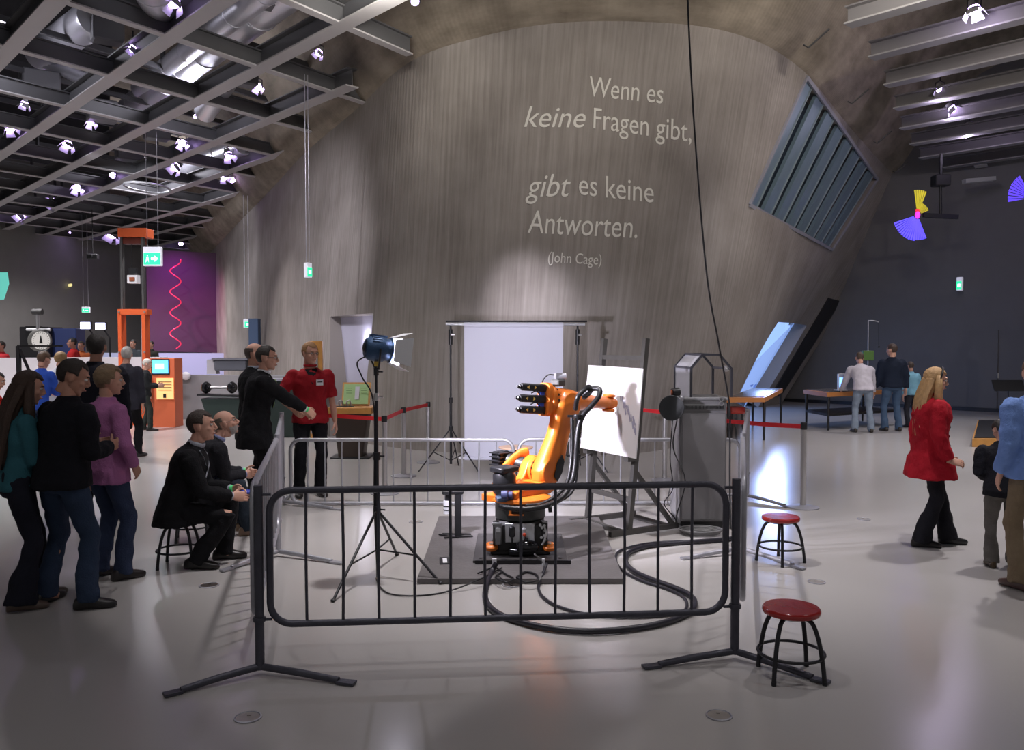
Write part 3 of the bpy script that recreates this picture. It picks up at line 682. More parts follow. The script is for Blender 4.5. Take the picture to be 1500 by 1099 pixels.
for i, dz in enumerate((.098, 0, -.098)):
    c = F0 + UP * dz - AXD * .23; sh = -AXD * (.30 + (.012 if i == 1 else 0))
    m = MB(); m.rings([(c + sh * t, SD * .036 * k, UP * .036 * k, .55) for t, k in ((0, 1), (.28, 1), (.3, .93), (.9, .93), (.93, .75), (1.0, .7))], 20); m.lathe(c + sh * .98, [(.018, 0), (.018, .03), (.01, .032), (.01, .05)], 10, -AXD)
    mo = m.build('wrist_motor', M_black, rob, 40)
    vw = (V((0, -1, 0)) * .9 + V((.3, 0, 0)));
    for t, sg in ((.8, 1), (.5, -1)):
        pc = c + sh * t - SD * .0365
        m = MB(); m.prism([pc + AXD * sg * -.014, pc + AXD * sg * .012 + UP * .015, pc + AXD * sg * .012 - UP * .015], -SD * .003); m.build('arrow_sticker', M_yel, mo)
for q_ in (.05, -.05): m = MB(); m.box(F0 + UP * q_ - AXD * .26, (.05, .03, .03), R(45)); m.build('blue_label', mat('blue_label', (.05, .15, .8), .5), rob)
m = MB(); m.rings([(F0 + AXD * x - SD * .0, SD * r, UP * r) for x, r in ((.14, .085), (.20, .088), (.26, .085), (.42, .066), (.55, .058), (.58, .062), (.62, .062), (.66, .055))], 28); m.build('forearm', M_orange, rob, 40)
W0 = F0 + AXD * .67
m = MB(); m.rings([(W0 + AXD * x, SD * .05, UP * r, .8) for x, r in ((-.03, .05), (0, .06), (.06, .06), (.1, .045))], 20); m.build('wrist_body', M_orange, rob, 40)
for s, nm in ((1, 'wrist_cap'), (-1, 'wrist_cap')):
    m = MB(); m.lathe(W0 + AXD * .025 + UP * s * .055, [(.045, 0), (.06, .004), (.062, .02), (.055, .028), (.02, .03)], 28, UP * s); m.build(nm, M_orange, rob, 40)
m = MB(); m.lathe(W0 + AXD * .09, [(.03, 0), (.045, .004), (.045, .018), (.02, .02), (.01, .03)], 24, AXD); m.build('tool_flange', M_blackmetal, rob, 40)
tip = W0 + AXD * .12
m = MB(); m.tube([tip, tip + AXD * .03], .008, 8); m.build('drawing_pen', M_black, rob)
# top equipment: valve block + connector cable
T0 = F0 + UP * .125 - AXD * .05
m = MB(); m.box(T0 + V((0, 0, .03)), (.1, .1, .06), R(45), bev=.008); m.build('top_motor', mat('dark_motor', (.08, .08, .08), .5), rob)
m = MB(); m.cyl(T0 + V((-.02, 0, .085)), T0 + V((.07, .02, .09)), .03, 16); m.box(T0 + V((.0, 0, .095)), (.06, .05, .05), .4); m.build('top_connector', M_galvl, rob, 40)
m = MB(); m.tube(spline([T0 + V((-.02, 0, .1)), T0 + V((-.09, 0, .1)), T0 + V((-.14, -.02, .04)), T0 + V((-.12, -.03, -.02)), T0 + V((-.05, -.03, -.03))], 6), .006, 8); m.build('top_cable', M_black, rob, 60)
for k in (.028, -.07):
    m = MB(); m.tube(spline([F0 + UP * (k + .02) - AXD * .42 - SD * .03, F0 + UP * (k + .04) - AXD * .36 - SD * .03, F0 + UP * k - AXD * .3 - SD * .03], 4), .006, 8); m.build('motor_lead', M_black, rob, 60)
# energy hoses down the arm
def hose(pix, r, name, mt=M_black, parent=rob, ribs=True):
    pts = spline([D(*p) for p in pix], 8); n_ = len(pts); m = MB(); m.tube(pts, [r * (1 + (.06 if i % 2 else -.06)) if ribs else r for i in range(n_)], 12); return m.build(name, mt, parent, 70)
hose([(843, 600, 7.42), (846, 583, 7.36), (855, 572, 7.40), (862, 567, 7.5), (866, 571, 7.56), (862, 577, 7.55), (855, 583, 7.5)], .021, 'supply_hose')
hose([(853, 580, 7.50), (868, 570, 7.46), (878, 571, 7.42), (877, 581, 7.38), (866, 595, 7.36), (855, 607, 7.35), (848, 625, 7.33), (845, 650, 7.3), (843, 680, 7.26), (838, 705, 7.2), (824, 728, 7.1), (800, 741, 6.98), (770, 746, 6.94), (742, 744, 6.97), (733, 742, 7.02)], .023, 'supply_hose')
hose([(838, 612, 7.4), (838, 660, 7.35), (833, 700, 7.25), (820, 722, 7.15), (795, 738, 7.05), (770, 741, 7.02)], .017, 'supply_hose')
hose([(846, 640, 7.45), (845, 690, 7.4), (838, 720, 7.32), (818, 735, 7.2), (800, 742, 7.1)], .014, 'supply_hose')
for (x, y) in ((846, 610), (845, 668), (803, 742)):
    c = D(x, y, 7.33 if y < 700 else 7.0); m = MB(); m.lathe(c + V((0, 0, -.015)), [(.034, 0), (.036, .008), (.036, .022), (.034, .03)], 18, (0, 0, 1) if y < 700 else (1, 0, .1)); m.box(c + V((-.05, .02, 0)), (.07, .02, .02)); m.build('hose_clamp', M_black, rob, 40)

# ---------------------------------------------------------------- easel and drawing board
M_rawsteel = mat('raw_steel', (.10, .095, .09), .5, .4, var=.3, vscale=8)
M_paper = mat('drawing_paper', (.70, .68, .70), .7)
ez = empty('easel', (1.0, 8.6, 0), 'tall raw-steel easel frame behind the drawing board', 'easel')
bd = V((.445, -.75, 0)).normalized(); bn = V((bd.y, -bd.x, 0)); bn = bn if bn.x < 0 else -bn     # bn faces the robot
Lb, Rb_ = V((.78, 8.76, 0)), V((1.12, 8.16, 0))
lean = -bn * .21
def upr(p, z): return p + lean * (z / 1.9) + V((0, 0, z))
for p in (Lb, Rb_):
    m = MB(); m.beam(upr(p, .05), upr(p, 1.89), .05, .05, up=bd); m.build('upright', M_rawsteel, ez)
    f0, f1 = p + bn * .22 + V((0, 0, .027)), p - bn * .62 + V((0, 0, .027))
    m = MB(); m.beam(f0, f1, .05, .05); m.build('base_beam', M_rawsteel, ez)
    m = MB(); m.beam(upr(p, .62), p - bn * .55 + V((0, 0, .05)), .04, .04, up=bd); m.build('strut', M_rawsteel, ez)
    m = MB(); m.box(upr(p, .74) + bn * .05, (.13, .07, .06), math.atan2(bn.y, bn.x)); m.box(upr(p, .79) + bn * .09, (.02, .05, .05), math.atan2(bn.y, bn.x)); m.build('ledge', M_rawsteel, ez)
for z in (.33, 1.70): m = MB(); m.beam(upr(Lb, z), upr(Rb_, z), .045, .045); m.build('crossbar', M_rawsteel, ez)
m = MB(); m.beam(Lb + bn * .06 + V((0, 0, .03)), Rb_ + bn * .06 + V((0, 0, .03)), .04, .04); m.beam(Lb - bn * .5 + V((0, 0, .03)), Rb_ - bn * .5 + V((0, 0, .03)), .04, .04); m.build('base_beam', M_rawsteel, ez)
pb = empty('drawing_board', (1.0, 8.4, .8), 'white paper board with a small grey sketch, held on the steel easel', 'board')
bl, br, tr, tl = D(850, 656, 8.70), D(931, 672, 7.98), D(942, 540, 8.05), D(862, 535, 8.78)
nb_ = (br - bl).cross(tl - bl).normalized(); nb_ = nb_ if nb_.dot(bn) > 0 else -nb_
m = MB(); m.prism([bl, br, tr, tl], -nb_ * .012); m.build('paper', M_paper, pb)
m = MB(); o_ = bl + nb_ * .002
def bp_(u, v): return bl.lerp(br, u).lerp(tl.lerp(tr, u), v) + nb_ * .002
random.seed(3)
for i in range(26):
    t = i / 25; u = .66 + .30 * t + random.uniform(-.03, .03); v = .66 - .36 * t ** 1.2 + random.uniform(-.03, .03); s_ = random.uniform(.03, .09)
    m.prism([bp_(u, v), bp_(u + s_ * .3, v - s_), bp_(u + s_ * .5, v - s_ * .8), bp_(u + s_ * .2, v + .01)], nb_ * .0006)
m.build('sketch', mat('graphite_grey', (.33, .32, .42), .8), pb)

# ---------------------------------------------------------------- tool post on the platform
tp = empty('tool_post', G(664, 787), 'small black clamp post holding white rolls, left on the platform', 'tool stand')
b_ = D(671, 783, 7.9); b_.z = .05
m = MB(); m.beam(b_, b_ + V((0, 0, .40)), .06, .07); m.build('column', M_black, tp, bevel=.004)
m = MB(); m.box(b_ + V((-.05, 0, .41)), (.2, .09, .04), .1, bev=.01); m.cyl(b_ + V((-.1, 0, .39)), b_ + V((-.1, 0, .33)), .02); m.build('clamp_arm', M_black, tp)
m = MB(); m.cyl(b_ + V((-.1, -.01, .33)), b_ + V((-.1, -.01, .21)), .035); m.build('white_roll', M_white, tp, 40)
m = MB(); m.cyl(b_ + V((-.1, -.01, .285)), b_ + V((-.1, -.01, .275)), .037); m.cyl(b_ + V((-.1, -.01, .25)), b_ + V((-.1, -.01, .24)), .037); m.build('dark_band', M_black, tp, 40)
m = MB(); m.beam(b_ + V((-.18, .02, .006)), b_ + V((.0, -.1, .006)), .012, .012); m.beam(b_ + V((-.12, -.12, .006)), b_ + V((.14, -.05, .006)), .012, .012); m.beam(b_ + V((-.15, .05, .006)), b_ + V((.12, .03, .006)), .012, .012); m.build('foot', M_black, tp)

# ---------------------------------------------------------------- stage lamp on tripod
st = empty('stage_lamp', G(548, 835), 'dark blue film spotlight with lit barn doors on a black tripod', 'lamp')
f1, f2 = G(488, 882), G(645, 856); cpt = V((-1.075, 6.75, 0)); f3 = V((-1.0, 7.35, 0))
P_ = V((cpt.x, cpt.y, 0))
m = MB(); m.tube([P_ + V((0, 0, .2)), P_ + V((0, 0, .95))], .017, 12); m.tube([P_ + V((0, 0, .95)), P_ + V((0, 0, 1.42))], .014, 12); m.tube([P_ + V((0, 0, 1.42)), P_ + V((0, 0, 1.72))], .011, 12); m.build('pole', M_blackmetal, st, 50)
for z, r in ((.95, .028), (1.42, .022), (.52, .03), (1.62, .02)):
    m = MB(); m.lathe(P_ + V((0, 0, z - .03)), [(r, 0), (r, .06)], 14); m.tube([P_ + V((r, 0, z)), P_ + V((r + .035, -.01, z))], .007, 8); m.build('collar', M_blackmetal if z != 1.42 else M_chrome, st, 50)
for f in (f1, f2, f3):
    m = MB(); m.tube([P_ + V((0, 0, .52)), f + V((0, 0, .01))], .011, 10); m.build('leg', M_blackmetal, st, 50)
    m = MB(); mid = (P_ + V((0, 0, .52))).lerp(f, .62); m.tube([P_ + V((0, 0, .2)), mid], .007, 8); m.build('brace', M_blackmetal, st, 50)
    m = MB(); m.ell(f + V((0, 0, .012)), (.02, .02, .012)); m.build('rubber_foot', M_black, st, 60)
LH = D(552, 511, 6.75); ld = V((.90, .42, -.12)).normalized(); ls = ld.cross(V((0, 0, 1))).normalized(); lu = ls.cross(ld)
M_blue = mat('hammered_blue', (.03, .07, .15), .4, .4, bump=.3, bscale=80)
m = MB(); m.lathe(LH - ld * .10, [(.02, 0), (.07, .005), (.095, .035), (.10, .08), (.10, .15), (.088, .165), (.088, .2), (.1, .205), (.1, .215), (.085, .215), (.085, .10), (.02, .10)], 30, ld)
m.box(LH + lu * .10, (.14, .05, .02), Matrix((ld, ls, lu)).transposed()); hd = m.build('lamp_head', M_blue, st, 40)
m = MB(); m.lathe(LH - ld * .103, [(.04, 0), (.03, -.006), (.01, -.008)], 16, ld); m.build('rear_cap', M_black, hd)
m = MB()
for i in range(10):
    a = R(-70 + i * 14); m.box(LH - ld * .02 + (ls * math.sin(a) + lu * math.cos(a)) * .101, (.08, .008, .006), Matrix((ld, ls * math.cos(a) - lu * math.sin(a), ls * math.sin(a) + lu * math.cos(a))).transposed())
m.build('cooling_fin', M_blue, hd)
m = MB(); m.lathe(LH + ld * .09, [(.0805, 0), (.0805, .004)], 30, ld); m.build('lens', mat('hot_lens', (1, 1, 1), .3, emit=(.86, .84, 1), es=30), hd)
c = LH + ld * .115; a_ = .10
for (d_, e_) in ((lu, ls), (-lu, ls), (ls, lu), (-ls, lu)):
    p1, p2 = c + d_ * a_ - e_ * .085, c + d_ * a_ + e_ * .085; out = ld * .13 + d_ * .05
    m = MB(); m.prism([p1, p2, p2 + out + e_ * .03, p1 + out - e_ * .03], d_ * .003); m.build('barn_door', mat('barn_door_metal', (.6, .6, .62), .5), hd)
m = MB()
for s in (-1, 1): m.tube([LH + ls * s * .11, LH + ls * s * .115 - lu * .1, LH + ls * s * .05 - V((0, 0, .155))], .008, 8)
m.tube([LH + ls * .06 - V((0, 0, .155)), LH - ls * .06 - V((0, 0, .155))], .009, 8); m.build('yoke', M_blackmetal, st, 60)
m = MB(); m.box(LH - V((0, 0, .12)), (.04, .03, .04)); m.build('yellow_tag', mat('yellow_tag', (.6, .4, .05), .6), st)
m = MB(); m.tube(spline([LH - ld * .08 - V((0, 0, .06)), LH - ld * .16 - V((0, 0, .13)), LH - ld * .12 - V((0, 0, .24)), P_ + V((-.02, 0, 1.35)), P_ + V((-.02, -.01, .6)), P_ + V((0, -.02, .05)), G(552, 850, .01), G(566, 868, .01), G(600, 873, .01), G(650, 868, .01), G(700, 850, .055), G(735, 832, .06)], 8), .006, 8); m.build('power_cable', M_black, st, 60)
# the light it gives
l = bpy.data.lights.new('door_glow', 'POINT'); l.energy = 20; l.shadow_soft_size = .04; l.color = (.85, .82, 1); o = bpy.data.objects.new('door_glow', l); COL.objects.link(o); o.location = LH + ld * .17
spot('stage_spot', LH + ld * .20, (.9, 8.6, .35), 260, 78, (.90, .86, 1.0), .7, .05)
spot('stage_spot', LH + ld * .20, (.1, 12.2, 1.2), 430, 40, (.86, .84, 1.0), .8, .05)

# ---------------------------------------------------------------- backdrop on stands
bk = empty('photo_backdrop', (0, 12.2, 0), 'white paper backdrop hung from a crossbar between two black light stands', 'backdrop')
YB = 12.2
M_bk = mat('backdrop_paper', (.70, .70, .80), .8)
tL, tR = D(680, 475, YB), D(825, 475, YB); zb = D(680, 672, YB).z
m = MB(); 
for i in range(2): pass
pr = [(0, tL.z), (0.01, 1.5), (-.01, .9), (0, zb)]
vs = []; fs = []
for j, (dy, z) in enumerate(pr):
    for i in range(13): x = tL.x + (tR.x - tL.x) * i / 12; vs.append((x, YB + dy + .006 * math.sin(i * 1.1 + j), z))
n = len(vs); vs += [(x, y + .004, z) for x, y, z in vs]
for j in range(3):
    for i in range(12):
        a = j * 13 + i; fs += [[a, a + 1, a + 14, a + 13], [n + a + 13, n + a + 14, n + a + 1, n + a]]
m.add(vs, fs); m.build('paper_sheet', M_bk, bk, 60)
m = MB(); m.cyl((tL.x, YB, zb), (tR.x, YB, zb), .022); m.build('bottom_tube', M_bk, bk, 40)
m = MB(); m.cyl((tL.x - .08, YB, zb + .005), (tL.x, YB, zb + .005), .014); m.build('tube_end', M_white, bk)
m = MB(); m.cyl(D(653, 475, YB + .0), D(857, 475, YB), .022); m.build('crossbar', M_silver, bk, 40)
m = MB(); m.cyl(D(680, 476, YB - .0), D(825, 476, YB), .035); m.build('paper_roll', M_bk, bk, 40)
m = MB(); m.cyl(D(653, 471, YB + .03), D(860, 471, YB + .03), .012); m.build('top_rod', M_blackmetal, bk, 40)
for px in (660, 846):
    x = (px - 750) / 1250 * (YB + .05); b_ = V((x, YB + .06, 0))
    m = MB(); m.tube([b_ + V((0, 0, .1)), b_ + V((0, 0, 1.0))], .018, 10); m.tube([b_ + V((0, 0, 1.0)), b_ + V((0, 0, 2.1))], .014, 10); m.build('stand_pole', M_blackmetal, bk, 50)
    m = MB(); m.lathe(b_ + V((0, 0, 1.82)), [(.03, 0), (.03, .22)], 12); m.lathe(b_ + V((0, 0, .98)), [(.028, 0), (.028, .08)], 12); m.lathe(b_ + V((0, 0, .6)), [(.03, 0), (.03, .05)], 12); m.build('stand_joint', M_black, bk, 50)
    m = MB(); m.lathe(b_ + V((.01, -.03, 1.96)), [(.02, 0), (.02, .05)], 12, (1, 0, 0)); m.build('chrome_knob', M_chrome, bk, 50)
    for a in (200, 330, 80):
        f = b_ + V((math.cos(R(a)) * .48, math.sin(R(a)) * .48, .01)); m = MB(); m.tube([b_ + V((0, 0, .62)), f], .010, 8); m.build('stand_leg', M_blackmetal, bk, 50)
        m = MB(); m.tube([b_ + V((0, 0, .15)), (b_ + V((0, 0, .62))).lerp(f, .55)], .007, 8); m.build('stand_brace', M_blackmetal, bk, 50)
# small three-legged table seen behind the robot
tb = empty('side_table', G(756, 715), 'small wooden side table with splayed black legs behind the robot', 'table')
c = V((.05, 11.0, 0)); zt = 1.85 - (655 - 502) * 11 / 1250
m = MB(); m.lathe(c + V((0, 0, zt - .02)), [(.05, 0), (.22, 0), (.225, .01), (.22, .02), (.05, .022)], 28); m.build('table_top', mat('peach_wood', (.75, .5, .36), .5), tb, 40)
for a in (190, 270, 350): m = MB(); m.tube([c + V((math.cos(R(a)) * .12, math.sin(R(a)) * .1, zt - .03)), c + V((math.cos(R(a)) * .3, math.sin(R(a)) * .25, .01))], .018, 10); m.build('leg', M_blackmetal, tb, 50)

# ---------------------------------------------------------------- grey cabinet with hood
M_cab = mat('cabinet_grey', (.19, .185, .19), .5, var=.06)
cb = empty('control_cabinet', (1.9, 8.6, 0), 'tall grey control cabinet with black plinth, right of the easel', 'cabinet')
x0, x1, y0, y1 = 1.66, 2.115, 8.38, 8.85
m = MB(); m.box(((x0 + x1) / 2, (y0 + y1) / 2, .68), (x1 - x0, y1 - y0, 1.2), bev=.008); m.build('housing', M_cab, cb, 40)
m = MB(); m.box(((x0 + x1) / 2, (y0 + y1) / 2 + .01, .05), (x1 - x0 - .02, y1 - y0 - .02, .09)); m.build('plinth', M_black, cb)
m = MB(); m.box(((x0 + x1) / 2, y0 - .006, .63), (x1 - x0 - .03, .014, 1.06), bev=.004); m.build('front_door', mat('cabinet_door', (.175, .17, .175), .5), cb, 40)
m = MB(); m.box((x0 - .004, (y0 + y1) / 2, .64), (.01, y1 - y0 - .04, 1.05)); m.build('side_panel', mat('cabinet_side', (.32, .31, .32), .5), cb)
m = MB(); m.box(((x0 + x1) / 2, y0 - .01, 1.215), (x1 - x0 - .05, .02, .05)); vg = m.build('vent_grille', mat('vent_grey', (.12, .12, .12), .5), cb)
m = MB()
for i in range(28): m.box((x0 + .04 + i * .0138, y0 - .022, 1.215), (.006, .006, .03))
m.build('vent_slot', M_black, vg)
m = MB(); m.box(((x0 + x1) / 2, (y0 + y1) / 2, 1.295), (x1 - x0 + .02, y1 - y0 + .02, .03), bev=.006); m.build('top_cover', mat('cabinet_top', (.14, .14, .145), .45), cb)
for dz in (0, .045): m = MB(); m.tube([V((x1 - .06 + math.cos(t / 12 * 6.2832) * .02, y0 - .02, 1.25 + dz + math.sin(t / 12 * 6.2832) * .02)) for t in range(12)], .006, 6, closed=True); m.build('lifting_ring', M_chrome, cb, 60)
hd_ = empty('hood_frame', (1.9, 8.6, 1.31), 'octagonal dark metal hood frame with clear side sheet, on top of the grey cabinet', 'frame')
def oct_(x, y):
    w, h = .40, .42
    return [V((x, y, 1.31)), V((x, y, 1.31 + h - .13)), V((x + .11, y, 1.31 + h)), V((x + w - .12, y, 1.31 + h)), V((x + w, y, 1.31 + h - .14)), V((x + w, y, 1.31))]
oa, ob = oct_(1.77, y0 + .05), oct_(1.72, y1 + .15)
M_hood = mat('hood_metal', (.045, .045, .055), .4, .3)
for o_ in (oa, ob):
    for a, b in zip(o_, o_[1:]): m = MB(); m.beam(a, b, .022, .026, up=(0, 1, 0)); m.build('frame_bar', M_hood, hd_)
for i in (2, 3, 4, 1): m = MB(); m.beam(oa[i], ob[i], .02, .02); m.build('link_bar', M_hood, hd_)
for i in (0, 1): m = MB(); m.prism([oa[i], oa[i + 1], ob[i + 1], ob[i]], (.004, 0, 0)); m.build('clear_sheet', mat('frosted_sheet', (.6, .6, .66), .4, alpha=.45), hd_)
m = MB(); m.box(oa[4] + V((0, .2, .01)), (.05, .22, .03)); m.ell(oa[4] + V((-.03, .1, -.01)), (.03, .03, .02)); m.build('clamp', M_chrome, hd_)
wl = empty('work_lamp', (1.6, 8.4, 1.2), 'black dish work lamp clamped to the left side of the grey cabinet', 'lamp')
c = D(985, 598, 8.3)
m = MB(); m.lathe(c, [(.12, -.04), (.125, -.035), (.115, .0), (.08, .05), (.03, .075), (.02, .075), (.02, .06), (.07, .04), (.105, -.005), (.118, -.04)], 30, (.35, .8, -.1)); m.build('dish', mat('dish_black', (.03, .032, .035), .35), wl, 40)
m = MB(); m.cyl(c + V((-.0, .02, .15)), c + V((.07, .04, .16)), .04, 18); m.tube([c + V((.03, .05, .05)), c + V((.03, .04, .14))], .01); m.build('lamp_motor', M_black, wl, 40)
m = MB(); m.ell(c + V((-.005, .02, .15)), (.012, .03, .03)); m.build('orange_cap', mat('rust_cap', (.3, .08, .03), .4), wl)
m = MB(); m.ell(c + V((.09, .05, .09)), (.035, .035, .035)); m.box(c + V((.1, .1, .02)), (.05, .04, .1)); m.build('clamp_knob', M_galvl, wl, 60)
m = MB(); m.tube(spline([c + V((.02, .06, -.05)), c + V((0, .1, -.5)), c + V((.03, .1, -.8)), c + V((-.06, .08, -.95)), c + V((.05, .1, -1.1)), G(988, 765, .01)], 6), .005, 6); m.tube(spline([c + V((.06, .06, -.1)), c + V((.03, .1, -.4)), c + V((.12, -.05, -.7)), c + V((.05, 0, -1.05)), G(993, 770, .01), G(1000, 780, .02)], 6), .006, 6); m.build('lamp_cable', M_black, wl, 60)
m = MB()
cc = G(1026, 783)
for k in range(5): m.tube([cc + V((math.cos(t / 24 * 6.2832) * (.16 + .012 * k) + .01 * (k % 2), math.sin(t / 24 * 6.2832) * (.11 + .01 * k), .012 + .010 * k)) for t in range(24)], .008, 6, closed=True)
m.tube(spline([cc + V((-.17, .05, .03)), G(985, 745, .02), G(978, 735, .2), G(985, 700, .5)], 6), .007, 6)
tag(m.build('cable_coil', mat('grey_cable', (.16, .16, .16), .5), smooth=60), 'coil of grey cable on the floor before the grey cabinet', 'cable')

# ---------------------------------------------------------------- floor cables
def floor_cable(pix, r, name, label, mt=M_black, z=None):
    pts = spline([G(p[0], p[1], (p[2] if len(p) > 2 else r + .002)) for p in pix], 8); m = MB(); m.tube(pts, r, 10); return tag(m.build(name, mt, smooth=70), label, 'cable')
M_rub = mat('black_rubber', (.018, .017, .025), .4)
floor_cable([(727, 825, .12), (720, 838, .06), (712, 860), (712, 880), (728, 898), (765, 912), (815, 922), (870, 925), (925, 921), (970, 913), (1003, 901), (1017, 889), (1013, 874), (990, 862), (960, 851), (930, 838), (917, 824), (921, 810), (945, 801), (985, 796), (1030, 793), (1075, 789)], .021, 'power_hose', 'thick black hose looping from the robot base under the front barrier', M_rub)
floor_cable([(801, 826, .1), (795, 842, .05), (789, 858), (793, 872), (812, 886), (850, 898), (900, 904), (955, 903), (995, 898), (1006, 888), (1000, 874), (975, 862), (940, 851), (912, 836), (902, 820), (910, 806), (950, 796), (1000, 793)], .011, 'data_cable', 'thinner dark cable looping inside the thick hose', M_rub)
floor_cable([(700, 840, .06), (725, 832, .06), (742, 842, .055), (752, 848, .055), (741, 853, .055), (726, 846, .055), (735, 838, .055)], .007, 'loose_cable', 'short black cable loop on the platform left before the robot')
floor_cable([(757, 846, .055), (770, 838, .055), (785, 842, .055), (787, 850, .055), (770, 853, .055), (757, 846, .06)], .009, 'cable_loop', 'small ring of black cable on the platform before the robot')
floor_cable([(783, 812, .2), (792, 820, .14), (797, 833, .06), (791, 848, .055), (788, 858), (797, 876), (812, 885)], .005, 'thin_cable', 'thin grey cable dropping from the front of the robot base', mat('grey_cable', (.16, .16, .16), .5))
floor_cable([(728, 842, .06), (740, 852, .055), (750, 858)], .004, 'fine_lead', 'fine lead from the robot base to the round floor socket')
for i, (x, y) in enumerate(((724, 824), (796, 824))):
    c = G(x, y, .11); m = MB(); m.cyl(c + V((0, 0, .03)), c - V((0, 0, .03)), .018 - .006 * i, 14); tag(m.build('cable_plug', M_white, smooth=40), ('white plug at the left foot of the robot', 'white plug at the right foot of the robot')[i], 'plug')
# hanging cable over the scene
p = [(1007, -30, 7.6), (1009, 40, 7.7), (1018, 200, 7.9), (1035, 400, 8.05), (1052, 500, 8.12), (1068, 590, 8.2), (1069, 640, 8.22), (1069, 700, 8.22), (1070, 775, 8.25)]
m = MB(); m.tube(spline([D(*q) for q in p], 10), .0085, 8); tag(m.build('hanging_cable', M_black, smooth=70), 'long black cable hanging from the ceiling to the grey cabinet', 'cable')

# ---------------------------------------------------------------- belt posts
M_belt = M_red
def belt_post(loc, label, h=.96):
    r = empty('belt_post', (loc.x, loc.y, 0), label, 'barrier post'); b = V((loc.x, loc.y, 0))
    m = MB(); m.lathe(b, [(.02, 0), (.175, 0), (.175, .012), (.12, .025), (.04, .035), (.02, .035)], 32); m.build('base_disc', M_galvl, r, 40)
    m = MB(); m.lathe(b + V((0, 0, .03)), [(.032, 0), (.032, h - .11)], 20); m.build('tube', M_chrome, r, 40)
    m = MB(); m.lathe(b + V((0, 0, h - .08)), [(.034, 0), (.036, .01), (.036, .07), (.03, .08), (.01, .08)], 20); m.build('belt_head', M_black, r, 40)
    return b + V((0, 0, h - .045))
t1 = belt_post(V((-1.56, 10.4, 0)), 'chrome belt post nearest the lamp tripod, left')
t2 = belt_post(V((-1.50, 11.75, 0)), 'chrome belt post in the middle of the left row, before the concrete')
t3 = belt_post(V((-1.29, 13.1, 0)), 'chrome belt post farthest back by the concrete wall, left', .94)
t4 = belt_post(V((2.05, 11.4, 0)), 'chrome belt post behind the easel, left of the grey cabinet')
t5 = belt_post(V((3.26, 9.5, 0)), 'chrome belt post standing alone on the right behind the stools')
def belt(a, b, label, sag=.0):
    d = b - a; m = MB(); n_ = 8; hgt = .05
    pts = [a.lerp(b, i / n_) - V((0, 0, sag * 4 * (i / n_) * (1 - i / n_))) for i in range(n_ + 1)]
    for p, q in zip(pts, pts[1:]): m.beam(p, q, .003, hgt)
    tag(m.build('belt', M_belt), label, 'belt')
belt(t1, V((-2.32, 10.5, .955)), 'red belt running left from the near chrome post past the lectern')
belt(t1, t2, 'red belt between the near and middle left posts'); belt(t2, t3, 'red belt between the middle and far left posts')
belt(t4, V((1.45, 12.2, .93)), 'red belt running behind the white drawing board', .0)
belt(t4, t5, 'red belt passing behind the grey cabinet to the right-hand post', .03)

# ---------------------------------------------------------------- lectern desk (left)
le = empty('lectern', (-2.6, 13.8, 0), 'lectern with wooden top, dark tapered body and tilted pale green sign', 'lectern')
c = V((-2.58, 13.75, 0))
m = MB(); m.rings([(c + V((0, 0, z)), V((w, 0, 0)), V((0, .22, 0)), .25) for z, w in ((.03, .20), (.72, .29))], 24); m.build('tapered_body', mat('dark_brown_body', (.045, .03, .022), .4), le, 30)
m = MB(); m.box(c + V((0, 0, .015)), (.62, .5, .03), bev=.005); m.build('floor_plate', M_black, le)
m = MB(); m.box(c + V((0, 0, .77)), (.72, .56, .10), bev=.008); m.build('wooden_top', M_wood, le)
sg = c + V((.04, .12, .84)); rm = Matrix.Rotation(R(-22), 3, 'X')
m = MB(); m.box(sg + V((0, .03, .17)), (.46, .03, .40), rm, bev=.006); sgn = m.build('sign_frame', M_wood, le)
m = MB(); m.box(sg + V((0, .005, .17)), (.40, .012, .34), rm); m.build('sign_face', mat('pale_green_sign', (.32, .50, .22), .6), sgn)
m = MB(); m.box(sg + V((.02, -.004, .19)), (.07, .006, .22), rm)
m.build('sign_photo', mat('sign_photo', (.55, .55, .6), .6), sgn)
m = MB()
for i in range(6):
    for s in (-1, 1): m.box(sg + V((s * .12 + .01, -.006 + .02 * (i - 2.5) * -.35, .07 + .04 * i)), (.09, .004, .006), rm)
m.build('sign_text', mat('sign_ink', (.1, .2, .06), .7), sgn)
for x in (-.18, -.05): m = MB(); m.tube(spline([c + V((x, -.1, .83)), c + V((x - .02, -.12, .9)), c + V((x + .03, -.1, .92)), c + V((x + .05, -.08, .83))], 5), .012, 8); m.build('hands_on_part', M_chrome, le, 60)
m = MB(); m.box(c + V((-.12, -.1, .826)), (.3, .16, .012)); m.build('black_tray', M_black, le)

# ---------------------------------------------------------------- right hand tables
def table(name, corners, h, label, top_mt, leg_mt, edge=.09, shelf=False):
    r = empty(name, sum((V((*c, 0)) for c in corners), V()) / len(corners), label, 'table')
    P = [V((*c, h - edge)) for c in corners]
    m = MB(); m.prism(P, (0, 0, edge)); m.build('wooden_tray', top_mt, r)
    cen = sum(P, V()) / len(P)
    m = MB(); m.prism([p.lerp(cen, .1) + V((0, 0, edge + .001)) for p in P], (0, 0, .01)); m.build('table_top', mat('dark_table_top', (.10, .09, .09), .25), r)
    for p in P:
        q = p.lerp(cen, .07); m = MB(); m.tube([V((q.x, q.y, .0)), V((q.x, q.y, h - edge))], [.022, .032], 10); m.build('leg', leg_mt, r, 50)
    if shelf: m = MB(); m.prism([V((p.x, p.y, .3)).lerp(V((cen.x, cen.y, .3)), .05) for p in P], (0, 0, .05)); m.build('shelf', leg_mt, r)
    return r
